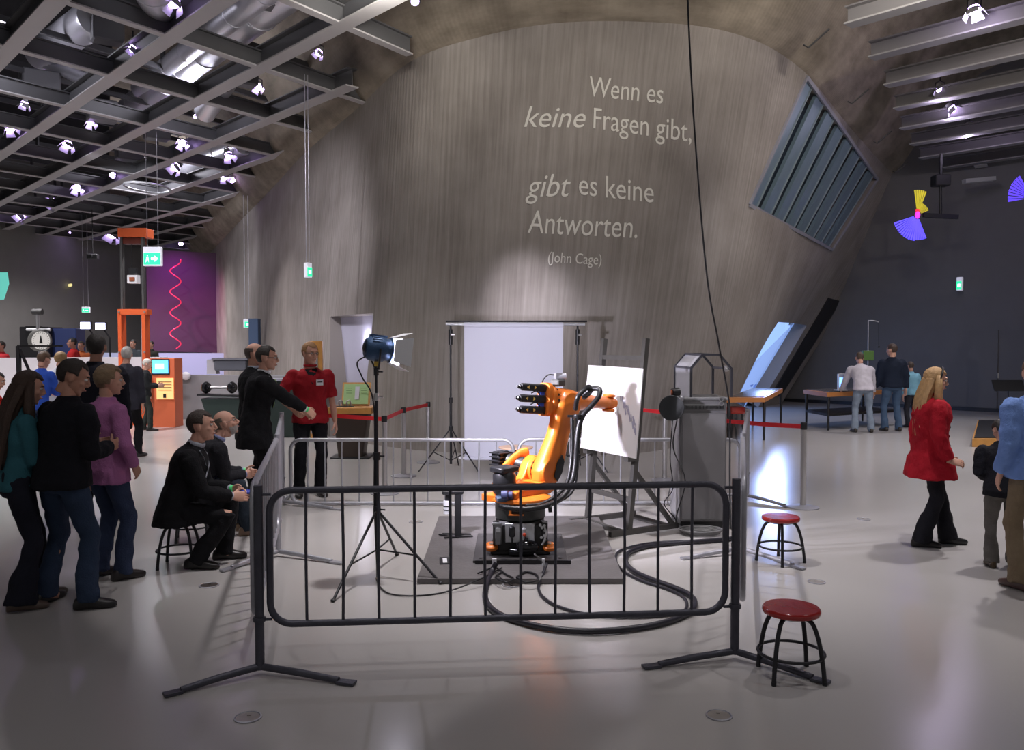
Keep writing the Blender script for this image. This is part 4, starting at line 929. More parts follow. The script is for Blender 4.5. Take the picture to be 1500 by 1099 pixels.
table('exhibit_table', [(4.0, 15.9), (4.75, 16.0), (6.1, 19.2), (5.45, 19.3)], .82, 'wooden-topped exhibit table with black legs under the slanted window', mat('orange_wood', (.5, .2, .06), .4), M_black)
stq = empty('low_chair', (4.55, 17.4, 0), 'red rounded stool tucked under the exhibit table by the window', 'chair')
m = MB(); m.lathe((4.25, 16.3, .5), [(.02, 0), (.2, 0), (.22, .03), (.2, .12), (.02, .12)], 24); m.build('seat', mat('dull_red', (.4, .03, .02), .5), stq, 40)
for a in range(4): m = MB(); m.tube([V((4.25 + .15 * math.cos(a * 1.57), 16.3 + .15 * math.sin(a * 1.57), .5)), V((4.25 + .19 * math.cos(a * 1.57), 16.3 + .19 * math.sin(a * 1.57), 0))], .02, 8); m.build('leg', M_black, stq)
table('workshop_table', [(6.6, 17.85), (8.7, 19.05), (8.3, 20.1), (6.5, 19.0)], .80, 'long workshop table with wooden edge where two men stand', mat('orange_wood', (.5, .2, .06), .4), M_black, shelf=True)
lap = empty('small_monitor', D(1234, 572, 18.2), 'small lit blue monitor on the left end of the workshop table', 'monitor')
c = D(1233, 560, 18.1)
m = MB(); m.box(c + V((0, 0, .0)), (.2, .05, .36), .3, bev=.006); m.box(c + V((0, .05, -.17)), (.2, .2, .02), .3); m.build('screen_case', M_silver, lap)
m = MB(); m.box(c + V((.008, -.028, .0)), (.16, .006, .2), .3); m.build('screen', mat('blue_screen', (.2, .4, .9), .3, emit=(.2, .42, 1), es=1.2), lap)
gp = empty('signal_pole', D(1271, 560, 19.2), 'thin pole with a crooked arm and green box, rising from the workshop table', 'pole')
m = MB(); m.tube([D(1271, 575, 19.2), D(1272, 470, 19.2)], .012, 8); m.build('pole', M_galvl, gp); m = MB(); m.tube(spline([D(1272, 470, 19.2), D(1280, 470, 19.2), D(1287, 472, 19.2)], 4), .012, 8); m.build('crook', M_galvl, gp)
m = MB(); m.box(D(1271, 521, 19.2), (.24, .12, .22), bev=.01); m.build('green_box', mat('dull_green', (.10, .22, .05), .6), gp)
m = MB(); m.tube([D(1287, 472, 19.2), D(1287, 508, 19.2)], .004, 6); m.ell(D(1287, 508, 19.2), (.025, .025, .025)); m.build('pendulum', M_black, gp)
# platform with wooden edge, music stand
c = [G(1424, 655), G(1490, 655), G(1510, 625), G(1432, 625)]
wp = empty('floor_exhibit', c[0], 'low black floor exhibit with a yellow wooden rim, at the right', 'exhibit')
m = MB(); m.prism([V((p.x, p.y, 0.002)) for p in c], (0, 0, .14)); m.build('wooden_rim', M_wood, wp)
cen = sum(c, V()) / 4
m = MB(); m.prism([V((p.x, p.y, .143)).lerp(V((cen.x, cen.y, .143)), .06) for p in c], (0, 0, .012)); m.build('black_mat', M_black, wp)
ms = empty('music_stand', (12.0, 20.5, 0), 'black music stand before the dark wall, at the right edge', 'stand')
c = D(1477, 565, 20.5)
m = MB(); m.box(c, (.75, .03, .3), Matrix.Rotation(R(-30), 3, 'X'), bev=.01); m.build('desk', M_black, ms)
m = MB(); m.tube([V((c.x, c.y, .05)), c], .015, 8); m.build('pole', M_blackmetal, ms)
for a in (90, 210, 330): m = MB(); m.tube([V((c.x, c.y, .3)), V((c.x + .35 * math.cos(R(a)), c.y + .35 * math.sin(R(a)), .01))], .01, 8); m.build('leg', M_blackmetal, ms)

# ---------------------------------------------------------------- pinwheel light objects
def pinwheel(c, r, label, arm=True, full=False):
    w = empty('colour_fan', c, label, 'light object'); side = V((1, .1, 0)).normalized()
    def fan(name, a0, a1, n_, r0, r1, mt):
        m = MB()
        for i in range(n_):
            a = R(a0 + (a1 - a0) * i / (n_ - 1)); d = side * math.cos(a) + V((0, 0, math.sin(a))); t = d.cross(V((0, -1, 0))).normalized(); da = abs(R(a1 - a0)) / (n_ - 1) * r1 * .34
            m.prism([c + d * r0 - t * da * .2, c + d * r1 - t * da, c + d * r1 + t * da, c + d * r0 + t * da * .2], (0, .015, 0)); 
        m.build(name, mt, w)
    if not full:
        fan('yellow_blade', 70, 97, 6, .15, r * .9, mat('yellow_glow', (.5, .42, .02), .5, emit=(.42, .36, .02), es=.5)); fan('yellow_blade', 25, 66, 7, .1, r * .46, mat('yellow_glow', (.5, .42, .02), .5, emit=(.42, .36, .02), es=.5))
        fan('red_blade', 60, 110, 7, .05, r * .22, mat('red_glow', (.6, .02, .03), .5, emit=(.7, .02, .05), es=.7))
        fan('blue_blade', 200, 262, 11, .1, r * .93, mat('blue_glow', (.1, .08, 1), .5, emit=(.10, .07, 1), es=.8)); fan('blue_blade', 264, 292, 7, .1, r * .9, mat('blue_glow', (.1, .08, 1), .5, emit=(.10, .07, 1), es=.8))
        m = MB(); m.ell(c, (.06, .06, .09)); m.build('hub', mat('magenta_glow', (.8, .05, .6), .4, emit=(.9, .05, .7), es=.6), w)
    else:
        fan('blue_blade', 125, 187, 9, .2, r * 1.35, mat('blue_glow_dim', (.08, .05, .8), .5, emit=(.10, .05, .8), es=.8)); m = MB(); m.ell(c, (.06, .06, .09)); m.build('hub', M_black, w)
    return w
YP = 20.5
cf = D(1344, 315, YP)
w = pinwheel(cf, .66, 'turning fan of yellow and blue glowing blades hanging beside the dark wall')
m = MB(); m.beam(cf + V((.15, .02, 0)), D(1403, 318, YP), .10, .10); m.build('arm', M_black, w); m = MB(); m.tube([D(1378, 316, YP), D(1378, 270, YP)], .03, 10); m.build('hanger', M_black, w); m = MB(); m.box(D(1378, 265, YP), (.36, .3, .26), bev=.02); m.build('motor_box', M_black, w)
m = MB(); m.beam(D(1378, 262, YP), D(1378, 262, YP) + V((0, 0, .6)), .05, .05); m.build('hanger', M_black, w)
w = pinwheel(D(1512, 290, 19), .42, 'second glowing fan with violet-blue blades, cut off by the right edge', full=True)
m = MB(); m.beam(D(1512, 290, 19), D(1512, 290, 19) + V((0, 0, 1.3)), .05, .05); m.build('hanger', M_black, w)

# ---------------------------------------------------------------- ceiling spots
M_lamp = mat('lamp_glow', (1, 1, 1), .3, emit=(.62, .42, 1), es=9)
SP = [(253, 2, 0, 1.5), (195, 72, 0, 1), (467, 77, 0, .9), (378, 127, 0, 1), (36, 153, 0, 1), (15, 188, 0, 1.2), (133, 180, 0, .9), (99, 212, 0, 1.2), (267, 210, 0, 1), (257, 245, 0, 1.2), (335, 228, 0, 1.1), (328, 260, 0, .9), (340, 264, 0, .8), (80, 297, 0, 1.2), (113, 276, 0, 1), (115, 284, 0, 1), (30, 316, 0, 1.1), (165, 343, 0, 1.4),
      (310, 168, 0, .6), (286, 171, 0, .6), (101, 341, 0, .6), (265, 357, 0, .6), (283, 359, 0, .6), (50, 311, 0, .7), (165, 257, 0, .8), (608, 2, 0, .8), (1427, 15, 1, 1.3), (1377, 132, 1, 1.1), (1395, 160, 1, 1.1), (1420, 190, 1, 1.1), (1433, 259, 1, .8), (1440, 259, 1, .8)]
proto = None
def ceiling_spot(c, k, label):
    global proto
    r = empty('ceiling_spotlight', c, label, 'spotlight'); R3 = Matrix.Rotation(random.uniform(-.5, .5), 3, 'X') @ Matrix.Rotation(random.uniform(-.6, .6), 3, 'Y')
    dn = R3 @ V((0, 0, -1)); dn = (dn + V((0, -.55, 0))).normalized(); s = .95 * k * max(.8, c.y / 20)
    m = MB(); m.lathe(c - dn * .17 * s, [(.03 * s, 0), (.07 * s, .02 * s), (.08 * s, .14 * s), (.10 * s, .17 * s), (.10 * s, .19 * s), (.09 * s, .19 * s), (.07 * s, .15 * s)], 16, dn); m.build('can', M_silver, r, 40)
    m = MB(); m.ell(c - dn * .01 * s, (.088 * s,) * 3, n=14, m=10); m.build('lens', M_lamp, r, 60)
    m = MB()
    for sx in (-1, 1): m.tube([c + V((sx * .1 * s, 0, -.02)), c + V((sx * .1 * s, 0, .16 * s)), c + V((0, 0, .2 * s))], .01, 6)
    m.tube([c + V((0, 0, .2 * s)), c + V((0, 0, max(.3, CZ + .25 - c.z)))], .015, 6); m.build('yoke', M_blackmetal, r, 60)
    if k > .85:
        e_ = dn.orthogonal().normalized(); f_ = dn.cross(e_)
        for d_, g_ in ((e_, f_), (-e_, f_), (f_, e_), (-f_, e_)):
            m = MB(); b_ = c + dn * .02 * s + d_ * .1 * s; m.prism([b_ - g_ * .07 * s, b_ + g_ * .07 * s, b_ + g_ * .09 * s + dn * .09 * s + d_ * .05 * s, b_ - g_ * .09 * s + dn * .09 * s + d_ * .05 * s], d_ * .004); m.build('barn_door', M_silver, r)
    return r
def near_desc(px, py):
    return {0: 'top'}
DESC = ['brightest spot at the very top edge of the left grid', 'spot in the second cell below the top silver duct, upper left', 'silver spot by the edge of the grid nearest the concrete arch', 'spot under the right side of the twin silver ducts', 'spot at the far left, upper of the left-edge pair', 'spot at the far left edge, lower of the left-edge pair', 'dim spot in the middle of the left grid', 'double-lensed spot left of centre in the left grid', 'spot right of the grey louvre in the grid centre', 'spot just below and left of the grid centre', 'silver spot above the short duct at right of the grid', 'spot near the stub beams, left one of a touching pair', 'smaller spot near the stub beams, right one of a touching pair', 'spot in the lower left of the grid, above the grey wall', 'upper spot of a stacked pair, lower left grid', 'lower spot of a stacked pair, lower left grid', 'spot low at the left edge of the grid', 'spot just left of the orange tower cap',
        'small dim spot right of the twin ducts, right of two', 'small dim spot right of the twin ducts, left of two', 'tiny spot low above the grey wall, left of the tower', 'tiny spot right of the tower, left of two', 'tiny spot right of the tower, right of two', 'small dim spot low between two left spots', 'grey spot in the middle of the lower grid', 'chrome spot at the top edge before the arch crown',
        'large glowing spot at the upper right, on the second beam', 'glowing spot on the fourth right beam', 'glowing spot on the fifth right beam', 'silver spot on the sixth right beam', 'left lamp of the pair over the colour fan', 'right lamp of the pair over the colour fan']
random.seed(5)
for i, (px, py, rr, k) in enumerate(SP):
    c = G(px, py, 6.72 if i not in (25, 30, 31) else 6.35)
    if i > 25:
        l = bpy.data.lights.new('lamp_spill', 'POINT'); l.energy = 14; l.shadow_soft_size = .08; l.color = (.82, .7, 1); o = bpy.data.objects.new('lamp_spill', l); COL.objects.link(o); o.location = c + V((-.1, -.12, -.30))
    ceiling_spot(c, k, 'ceiling spotlight: ' + DESC[i])
b0 = D(1412, 268, 22); 
m = MB(); m.beam(D(1412, 266, 22), D(1456, 262, 22), .2, .1); tag(m.build('light_trough', M_silver), 'short silver trough under the lamp pair on the right ceiling', 'lamp trough')
# stub hooks on the concrete right side
for (px, py) in ((1215, 42), (1273, 130), (1306, 192), (1330, 238)):
    c = G(px, py, 6.6); m = MB(); m.tube([c, c + V((-.28, .1, -.25)), c + V((-.35, .12, -.2))], .015, 6); o = m.build('trim_4', M_black); o['kind'] = 'structure'
# wall bracket lamp at the end of the left stubs
# ---------------------------------------------------------------- exit signs
M_exitg = mat('exit_green', (.02, .5, .2), .4, emit=(.03, .75, .35), es=.7)
M_exitw = mat('exit_white', (.9, .9, 1), .4, emit=(.75, .95, 1), es=1.0)
def exit_sign(px, py, Y, w, h, label, top=None, rz=0., arrow=True):
    c = D(px, py, Y); r = empty('exit_sign', c, label, 'exit sign'); rm = Matrix.Rotation(rz, 3, 'Z'); f = rm @ V((0, -1, 0)); s = rm @ V((1, 0, 0))
    m = MB(); m.box(c, (w, .10, h), rz, bev=.01); m.build('case', mat('exit_case', (.8, .8, .85), .5, emit=(.6, .6, .75), es=.25), r)
    m = MB(); m.box(c + f * .052 - V((0, 0, h * .12)), (w * .92, .006, h * .62), rz); m.build('green_face', M_exitg, r)
    m = MB(); k = c + f * .057 - V((0, 0, h * .12))
    if arrow:
        m.prism([k - s * w * .05 + V((0, 0, h * .06)), k - s * w * .05 - V((0, 0, h * .06)), k + s * w * .15 - V((0, 0, h * .06)), k + s * w * .15 - V((0, 0, h * .16)), k + s * w * .35, k + s * w * .15 + V((0, 0, h * .16)), k + s * w * .15 + V((0, 0, h * .06))], f * .003)
        m.ell(k - s * w * .25 + V((0, 0, h * .16)), (w * .03, .003, w * .03)); m.prism([k - s * w * .3 + V((0, 0, h * .1)), k - s * w * .2 + V((0, 0, h * .1)), k - s * w * .17 - V((0, 0, h * .2)), k - s * w * .24 - V((0, 0, h * .02)), k - s * w * .34 - V((0, 0, h * .2))], f * .003)
    else: m.box(k, (w * .5, .003, h * .25), rz)
    m.build('pictogram', M_exitw, r)
    if top:
        m = MB()
        for e in (-.3, .3): m.tube([c + s * w * e + V((0, 0, h / 2)), V((c.x + s.x * w * e, c.y + s.y * w * e, top))], .006, 6)
        m.build('suspension_wire', M_galvl, r, 60)
    return r
exit_sign(224, 376, 19.0, .40, .42, 'large green exit sign with arrow hanging left beside the orange tower', 6.5)
exit_sign(451, 396, 15.0, .11, .26, 'narrow green exit sign hanging before the concrete wall, seen edge-on', 6.5, .9, False)
exit_sign(362, 474, 26, .2, .26, 'small lit exit sign by the blue pillar', 6.3, .6, False)
exit_sign(126, 454, 30, .26, .2, 'far small exit sign above the pair of floodlights', 6.3, .2)
exit_sign(1406, 416, 23, .14, .36, 'exit sign mounted edge-on on the dark right wall', None, -.9, False)

# ---------------------------------------------------------------- floor sockets
def socket(px, py, r, label, mt=None, group=None):
    c = G(px, py); e = empty('floor_socket', c, label, 'floor socket')
    m = MB(); m.lathe(c, [(r * .86, .001), (r, .001), (r, .006), (r * .9, .008), (r * .86, .004)], 32); m.build('ring', M_galvl, e, 40)
    m = MB(); m.lathe(c, [(.005, .001), (r * .85, .001), (r * .85, .004), (.005, .0045)], 32); m.box(c + V((0, r * .3, .006)), (r * .25, r * .15, .004)); m.build('lid', mt or mat('socket_lid', (.36, .33, .30), .35, .4, var=.2, vscale=30), e, 40)
socket(363, 1052, .067, 'round floor socket nearest the front left barrier foot'); socket(1053, 1049, .065, 'brass-coloured round floor socket nearest the bottom right of centre')
socket(1196, 853, .067, 'round floor socket between the two red stools'); socket(1265, 761, .067, 'round floor socket on the open floor left of the woman in red')
socket(750, 857, .075, 'dark round floor socket at the front edge of the platform', mat('dark_lid', (.05, .04, .035), .5)); socket(609, 765, .07, 'round floor socket left of the platform behind the lamp tripod')
socket(306, 858, .075, 'dark round floor socket by the seated man\'s shoe', mat('dark_lid', (.05, .04, .035), .5)); socket(243, 688 - 78, .1, 'round floor socket before the orange kiosk')
# ================================================================== FAR LEFT HALL
M_white2 = mat('white_counter', (.72, .70, .74), .5)
# low walls
def lowwall(a, b, h, th, mt, name):
    a, b = V((*a, 0)), V((*b, 0)); d = (b - a).normalized(); n = V((-d.y, d.x, 0)); m = MB(); m.prism([a, b, b + n * th, a + n * th], (0, 0, h)); o = m.build(name, mt); o['kind'] = 'structure'; return o
lowwall((-8.3, 20.6), (-3.6, 19.9), 1.07, .25, mat('grey_parapet', (.24, .24, .25), .7, var=.06), 'wall_parapet')
lowwall((-16.5, 34.0), (-11.2, 33.2), 1.44, .3, mat('pale_blue_parapet', (.34, .38, .55), .7), 'wall_low_back')
m = MB(); vs = []
for i in range(13):
    t = i / 12; p = V((-13.0 + 4.6 * t, 18.6 + 2.2 * math.sin(t * 1.6) - .4 * t, 0)); vs.append(p)
P1 = vs + [p + V((.05, .35, 0)) for p in reversed(vs)]
m.prism([p + V((0, 0, .0)) for p in P1], (0, 0, 1.50)); tag(m.build('counter', M_white2), 'long curved white counter at the far left behind the visitors', 'counter')
# magenta lit partition: part of that light is put into its violet colour
M_mag = mat('magenta_lit_partition', (.10, .045, .09), .6, var=.1, vscale=2)
m = MB(); a, b = D(216, 500, 34.5), D(322, 500, 36.0)
m.prism([V((a.x, a.y, 1.5)), V((b.x, b.y, 1.42)), V((b.x, b.y, 5.6)), V((a.x, a.y, 5.6))], (0, .2, 0)); tag(m.build('partition', M_mag), 'tall partition glowing magenta behind the orange kiosk', 'partition')
spot('magenta_spot', (a.x + 1.2, a.y - 3.5, 6.0), (a.x + 2.2, a.y, 1.6), 330, 75, (1, .05, .45), 1, .1); spot('magenta_spot', (b.x - .5, b.y - 3.0, 5.9), (b.x - 1.6, b.y, 3.0), 150, 80, (.75, .1, 1), 1, .1)
spot('blue_spot', (-13.5, 31, 5.8), (-13.4, 34, .3), 200, 60, (.5, .6, 1), 1, .1)
m = MB(); pts = [D(257 + 0, 380 + i * 1.7, 33.6) + V((math.cos(i * .35) * .2, math.sin(i * .35) * .2, 0)) for i in range(78)]; m.tube(pts, .022, 6)
tag(m.build('spiral_mobile', mat('red_foil', (.6, .03, .08), .25, .3, emit=(.75, .03, .1), es=.45), smooth=60), 'twisted red spiral mobile hanging before the magenta partition', 'mobile')

# orange tower
YT = 19.0
tw = empty('drop_tower', D(192, 640, YT), 'tall drop tower: orange door frame below, dark mast rails and orange cap', 'tower')
def bx(px0, py0, px1, py1, Y, dp, name, mt, par, bev=.004):
    a, b = D(px0, py0, Y), D(px1, py1, Y); m = MB(); m.box(((a.x + b.x) / 2, Y + dp / 2, (a.z + b.z) / 2), (abs(b.x - a.x), dp, abs(a.z - b.z)), bev=bev); return m.build(name, mt, par)
zf = 502 + 1.85 / YT * 1250
bx(172, 453, 180, zf, YT, .25, 'frame_post', M_orange2, tw); bx(207, 453, 215, zf, YT, .25, 'frame_post', M_orange2, tw); bx(172, 453, 215, 461, YT - .01, .27, 'frame_lintel', M_orange2, tw); bx(172, 590, 215, zf, YT + .01, .22, 'frame_skirt', M_orange2, tw)
for x in (174.5, 212):
    for y in (457, 516, 570): m = MB(); m.lathe(D(x, y, YT - .02), [(.02, 0), (.02, .02)], 10, (0, -1, 0)); m.build('bolt', M_chrome, tw)
bx(175, 345, 180, 455, YT + .05, .12, 'mast_rail', mat('dark_rail', (.06, .06, .06), .5), tw); bx(206, 345, 211, 455, YT + .05, .12, 'mast_rail', mat('dark_rail', (.06, .06, .06), .5), tw)
bx(172, 334, 214, 347, YT, .4, 'top_cap', M_orange2, tw); bx(178, 347, 208, 357, YT + .1, .25, 'cap_box', mat('dark_red_box', (.12, .02, .01), .5), tw)
m = MB(); m.tube([D(193, 350, YT + .15), D(193, 402, YT + .15)], .01, 6); m.build('lift_cable', M_black, tw); bx(186, 403, 200, 415, YT + .05, .2, 'lift_carriage', M_white, tw); bx(189, 406, 197, 412, YT + .03, .03, 'carriage_mark', mat('rust_cap', (.3, .08, .03), .4), tw)
bx(188, 392, 199, 401, YT + .1, .1, 'lift_motor', M_black, tw)
for x in (180, 207): bx(x, 462, x + 1.2, 590, YT + .1, .03, 'inner_rail', M_silver, tw)
# kiosk
YK = 18.6; zk = 502 + 1.85 / YK * 1250
kk = empty('info_kiosk', D(236, zk, YK), 'orange kiosk with a cyan screen and a lit yellow notice', 'kiosk')
bx(216, 525, 257, zk, YK, .45, 'body', mat('kiosk_orange', (.60, .13, .05), .5), kk); bx(213, 549, 219, 585, YK - .1, .1, 'paper_rack', M_white, kk); bx(221, 526, 248, 549, YK - .02, .05, 'screen_case', M_black, kk)
bx(223, 528, 246, 547, YK - .04, .03, 'screen', mat('cyan_screen', (.1, .5, .9), .3, emit=(.12, .55, 1.0), es=.9), kk, 0); bx(227, 533, 240, 541, YK - .05, .02, 'screen_glow', mat('cyan_screen_light', (.4, .8, 1), .3, emit=(.5, .9, 1.0), es=.9), kk, 0)
bx(229, 554, 254, 585, YK - .03, .04, 'notice_panel', mat('lit_notice', (.8, .5, .2), .5, emit=(1, .55, .2), es=.4), kk, 0)
for i in range(4): bx(232, 559 + i * 4, 251, 560.2 + i * 4, YK - .04, .02, 'notice_line', mat('notice_ink', (.35, .18, .06), .6), kk, 0)
bx(239, 577, 243, 583, YK - .045, .02, 'notice_figure', M_black, kk, 0)
# scale with dial
YD = 15.5
sc_ = empty('dial_scale', D(60, 640, YD), 'old weighing scale with a big white round dial and cross column', 'scale')
m = MB(); m.lathe(D(60, 499, YD), [(.19, .02), (.2, 0), (.2, -.08), (.17, -.10), (.02, -.10)], 32, (0, 1, 0)); m.build('dial_case', mat('dial_case', (.16, .16, .15), .4), sc_, 40)
m = MB(); m.lathe(D(60, 499, YD - .105), [(.165, 0), (.165, -.006)], 32, (0, 1, 0)); df = m.build('dial_face', mat('dial_face', (.6, .58, .55), .5, emit=(.5, .48, .46), es=.35), sc_, 40)
m = MB(); c = D(60, 503, YD - .115); m.prism([c + V((-.03, 0, 0)), c + V((.03, 0, 0)), c + V((.003, 0, .14)), c + V((-.003, 0, .14))], (0, -.004, 0)); m.build('pointer', M_black, df)
m = MB()
for i in range(24): a = i / 24 * 6.2832; m.box(D(60, 499, YD - .113) + V((math.cos(a) * .14, 0, math.sin(a) * .14)), (.02, .003, .006), Matrix.Rotation(-a, 3, 'Y'))
m.build('dial_ticks', M_black, df)
m = MB(); m.tube([D(56, 486, YD), D(55, 458, YD)], .03, 10); m.tube([D(60, 512, YD), V((D(60, 512, YD).x, YD, 0))], .05, 10); m.build('column', M_silver, sc_); m = MB(); m.tube([D(48, 457, YD), D(62, 457, YD)], .055, 12); m.build('top_handle', mat('dark_rail', (.06, .06, .06), .5), sc_); m = MB(); m.tube([D(39, 483, YD), D(74, 483, YD)], .025, 10); m.build('cross_bar', M_silver, sc_)
m = MB(); m.box(D(50, 490, YD + .15), (.2, .2, .3)); m.build('rear_box', M_black, sc_)
fr = empty('steel_frame', D(27, 640, 14.5), 'thin dark steel frame standing behind the person in blue', 'frame')
m = MB(); m.beam(D(27, 507, 14.5), V((D(27, 507, 14.5).x, 14.5, 0)), .06, .06); m.build('upright', M_black, fr); m = MB(); m.beam(D(25, 507, 14.5), D(92, 507, 14.8), .03, .03); m.build('crossbar', M_black, fr); m = MB(); m.beam(D(29, 512, 14.5), D(50, 560, 14.6), .05, .05); m.build('brace', M_black, fr)
bb = empty('exhibit_box', D(90, 560, 27), 'dark blue-black exhibit box behind the white counter', 'box')
a = D(100, 500, 27); m = MB(); m.box((a.x - .25, 27.3, 1.15), (1.0, .6, 2.3), bev=.02); m.build('blue_side', mat('deep_blue', (.015, .03, .12), .5), bb); m = MB(); m.box((a.x - .95, 27.2, 1.2), (.9, .9, 2.3), bev=.02); m.build('black_side', M_black, bb)
# pair of floodlights
for i, (px, py) in enumerate(((125, 477), (147, 478))):
    c = D(px, py, 22); r = empty('floodlight', V((c.x, 22.2, 0)), ('left', 'right')[i] + ' blue-white floodlight of the pair on stands, above the crowd', 'lamp')
    m = MB(); m.box(c + V((0, .05, 0)), (.28, .1, .2), bev=.01); m.build('lamp_case', M_black, r); m = MB(); m.box(c - V((0, .005, 0)), (.25, .02, .17), bev=.004); m.build('lamp_face', mat('flood_face', (1, 1, 1), .3, emit=(.62, .66, 1), es=3), r)
    m = MB(); m.tube([c + V((.02, .1, -.05)), c + V((.18, .12, -.3)), V((c.x + .18, 22.12, 0))], .02, 8); m.build('stand', M_blackmetal, r)
# projector and small fittings on the walls
def hung(name, px, py, Y, w, h, label, cat, mt, top=6.5):
    c = D(px, py, Y); r = empty(name, c, label, cat); m = MB(); m.box(c, (w, .25, h), .2, bev=.02); m.lathe(c + V((0, -.13, 0)), [(.05, 0), (.05, .04)], 12, (0, -1, 0)); m.build('body', mt, r); m = MB(); m.tube([c + V((0, 0, h / 2)), V((c.x, c.y, top))], .015, 6); m.build('rod', M_black, r); return r
hung('ceiling_projector', 136, 376, 30, .35, .18, 'dark projector hanging from the ceiling before the grey wall', 'projector', M_black)
c = D(102, 418, 38.5); m = MB(); m.box(c, (.62, .1, .12), -.9, bev=.02); tag(m.build('wall_lamp', mat('warm_strip', (.8, .7, .3), .4, emit=(.75, .65, .28), es=.6)), 'small yellow lit strip on the far grey wall', 'lamp')
c = D(3, 420, 30); m = MB(); m.prism([c + V((-.5, 0, .5)), c + V((.2, 0, .5)), c + V((.24, 0, .1)), c + V((.05, 0, -.45)), c + V((-.5, 0, -.5))], (0, .02, 0)); tag(m.build('projected_panel', mat('teal_projection', (.1, .4, .35), .5, emit=(.12, .5, .42), es=.6)), 'teal projected light, made as a glowing panel, cut off by the left edge', 'screen')  # teal projection, its light made as an emissive panel
# barbell exhibit on dark green table
ge = empty('exhibit_case', D(322, 620, 17.6), 'dark green tapered exhibit case against the grey parapet', 'case')
a, b, c, d = D(294, 584, 17.6), D(352, 584, 17.6), D(348, 616, 17.6), D(304, 616, 17.6)
m = MB(); m.prism([a, b, c, d], (0, .7, 0)); m.build('tapered_body', mat('dark_green', (.02, .035, .03), .4), ge); m = MB(); m.prism([V((d.x, 17.7, 0)), V((c.x, 17.7, 0)), V((c.x, 17.7, c.z)), V((d.x, 17.7, d.z))], (0, .5, 0)); m.build('plinth', M_black, ge)
m = MB(); m.beam(D(292, 578, 17.7), D(352, 580, 17.7), .3, .04); m.build('rail', M_black, ge)
bbell = empty('barbell', D(322, 568, 17.7), 'axle with two black wheels resting on the green exhibit case', 'wheels')
m = MB(); m.tube([D(302, 568, 17.7), D(345, 568, 17.75)], .025, 10); m.build('axle', M_chrome, bbell)
for x in (302, 340): m = MB(); m.lathe(D(x, 568, 17.7), [(.03, -.06), (.10, -.05), (.125, 0), (.10, .05), (.03, .06)], 22, (1, -.5, 0)); m.lathe(D(x + 2.5, 567, 17.6), [(.03, 0), (.05, .01), (.02, .03)], 12, (1, -.5, 0)); m.build('wheel', mat('gloss_black', (.01, .01, .012), .15), bbell, 40)
# things behind the parapet
sl = empty('reclining_exhibit', D(340, 545, 24), 'grey bench-like exhibit with a white upright slab behind the parapet', 'exhibit')
m = MB(); m.prism([D(303, 548, 24), D(317, 548, 24), D(312, 527, 24), D(303, 527, 24)], (0, .3, 0)); m.build('white_slab', M_white2, sl)
m = MB(); m.box(D(342, 535, 24.2), (.9, .6, .30), bev=.03); m.build('grey_block', mat('slate_block', (.16, .17, .2), .5), sl); m = MB(); m.box(D(342, 526, 24.2), (1.0, .7, .06)); m.build('top_slab', mat('slate_top', (.28, .28, .32), .4), sl)
m = MB(); q = D(370, 500, 23); m.box((q.x, 23.2, 1.25), (.26, .26, 2.5), bev=.01); tag(m.build('pillar', mat('steel_blue_paint', (.07, .12, .22), .5)), 'slim blue pillar behind the bald man', 'pillar')
m = MB(); m.ell(D(272, 551, 20.4), (.12, .1, .1)); tag(m.build('white_ball', M_white2, smooth=60), 'white ball resting on the grey parapet', 'ball')
# distorting mirror in a wooden frame behind the man in the red polo shirt
mi = empty('framed_mirror', D(463, 620, 13.8), 'tall wooden framed mirror behind the man in the red polo shirt', 'mirror')
m = MB(); a, b = D(456, 502, 15), D(472, 640, 15); m.box(((a.x + b.x) / 2, 15, 1.0), (.22, .08, 1.76), bev=.01); m.build('wooden_frame', M_wood, mi); m = MB(); m.box(((a.x + b.x) / 2 - .03, 14.955, 1.0), (.13, .02, 1.5)); m.build('glass', mat('mirror_glass', (.6, .6, .62), .08, .9), mi)
bk2 = empty('dark_cupboard', D(425, 600, 16.5), 'low dark cupboard behind the standing men', 'cupboard')
m = MB(); m.box((D(420, 560, 16.5).x, 16.8, .55), (1.1, .5, 1.1), bev=.02); m.build('body', mat('dark_green', (.02, .035, .03), .4), bk2); m = MB(); m.box((D(420, 560, 16.5).x, 16.8, 1.12), (1.2, .6, .04)); m.build('top', mat('slate_top', (.28, .28, .32), .4), bk2)
# ================================================================== PEOPLE
def eul(yaw=0, pitch=0, roll=0): return (Matrix.Rotation(R(yaw), 3, 'Z') @ Matrix.Rotation(R(pitch), 3, 'X') @ Matrix.Rotation(R(roll), 3, 'Y'))
HEADC = {}
def head_mesh(vox, fem=False, beard=False):
    k = (vox, fem)
    if k in HEADC: return HEADC[k]
    m = MB()
    m.ell((0, -.014, .028), (.074, .096, .093), n=20, m=14); m.ell((0, .022, -.022), (.060, .068, .088), n=18, m=12)
    m.ell((0, .032, -.074), (.046 if not fem else .040, .052, .040), n=16, m=10); m.ell((0, .068, -.097), (.020, .018, .016))
    m.tube([V((0, .084, .028)), V((0, .098, .0)), V((0, .112, -.024))], [.009, .011, .012], 8); m.ell((0, .098, -.028), (.018, .014, .009))
    m.ell((0, .082, .040), (.05, .012, .010)); m.ell((0, .088, -.058), (.024, .012, .010)); 
    for s in (-1, 1):
        m.ell((s * .075, -.008, -.004), (.009, .020, .032), eul(s * -18, 0, 0)); m.ell((s * .036, .062, -.022), (.022, .018, .020)); 
    m.tube([V((0, -.02, -.05)), V((0, -.028, -.09)), V((0, -.032, -.125))], [.050, .048, .046], 14)
    HEADC[k] = remesh(m, vox, 2); return HEADC[k]
HANDC = {}
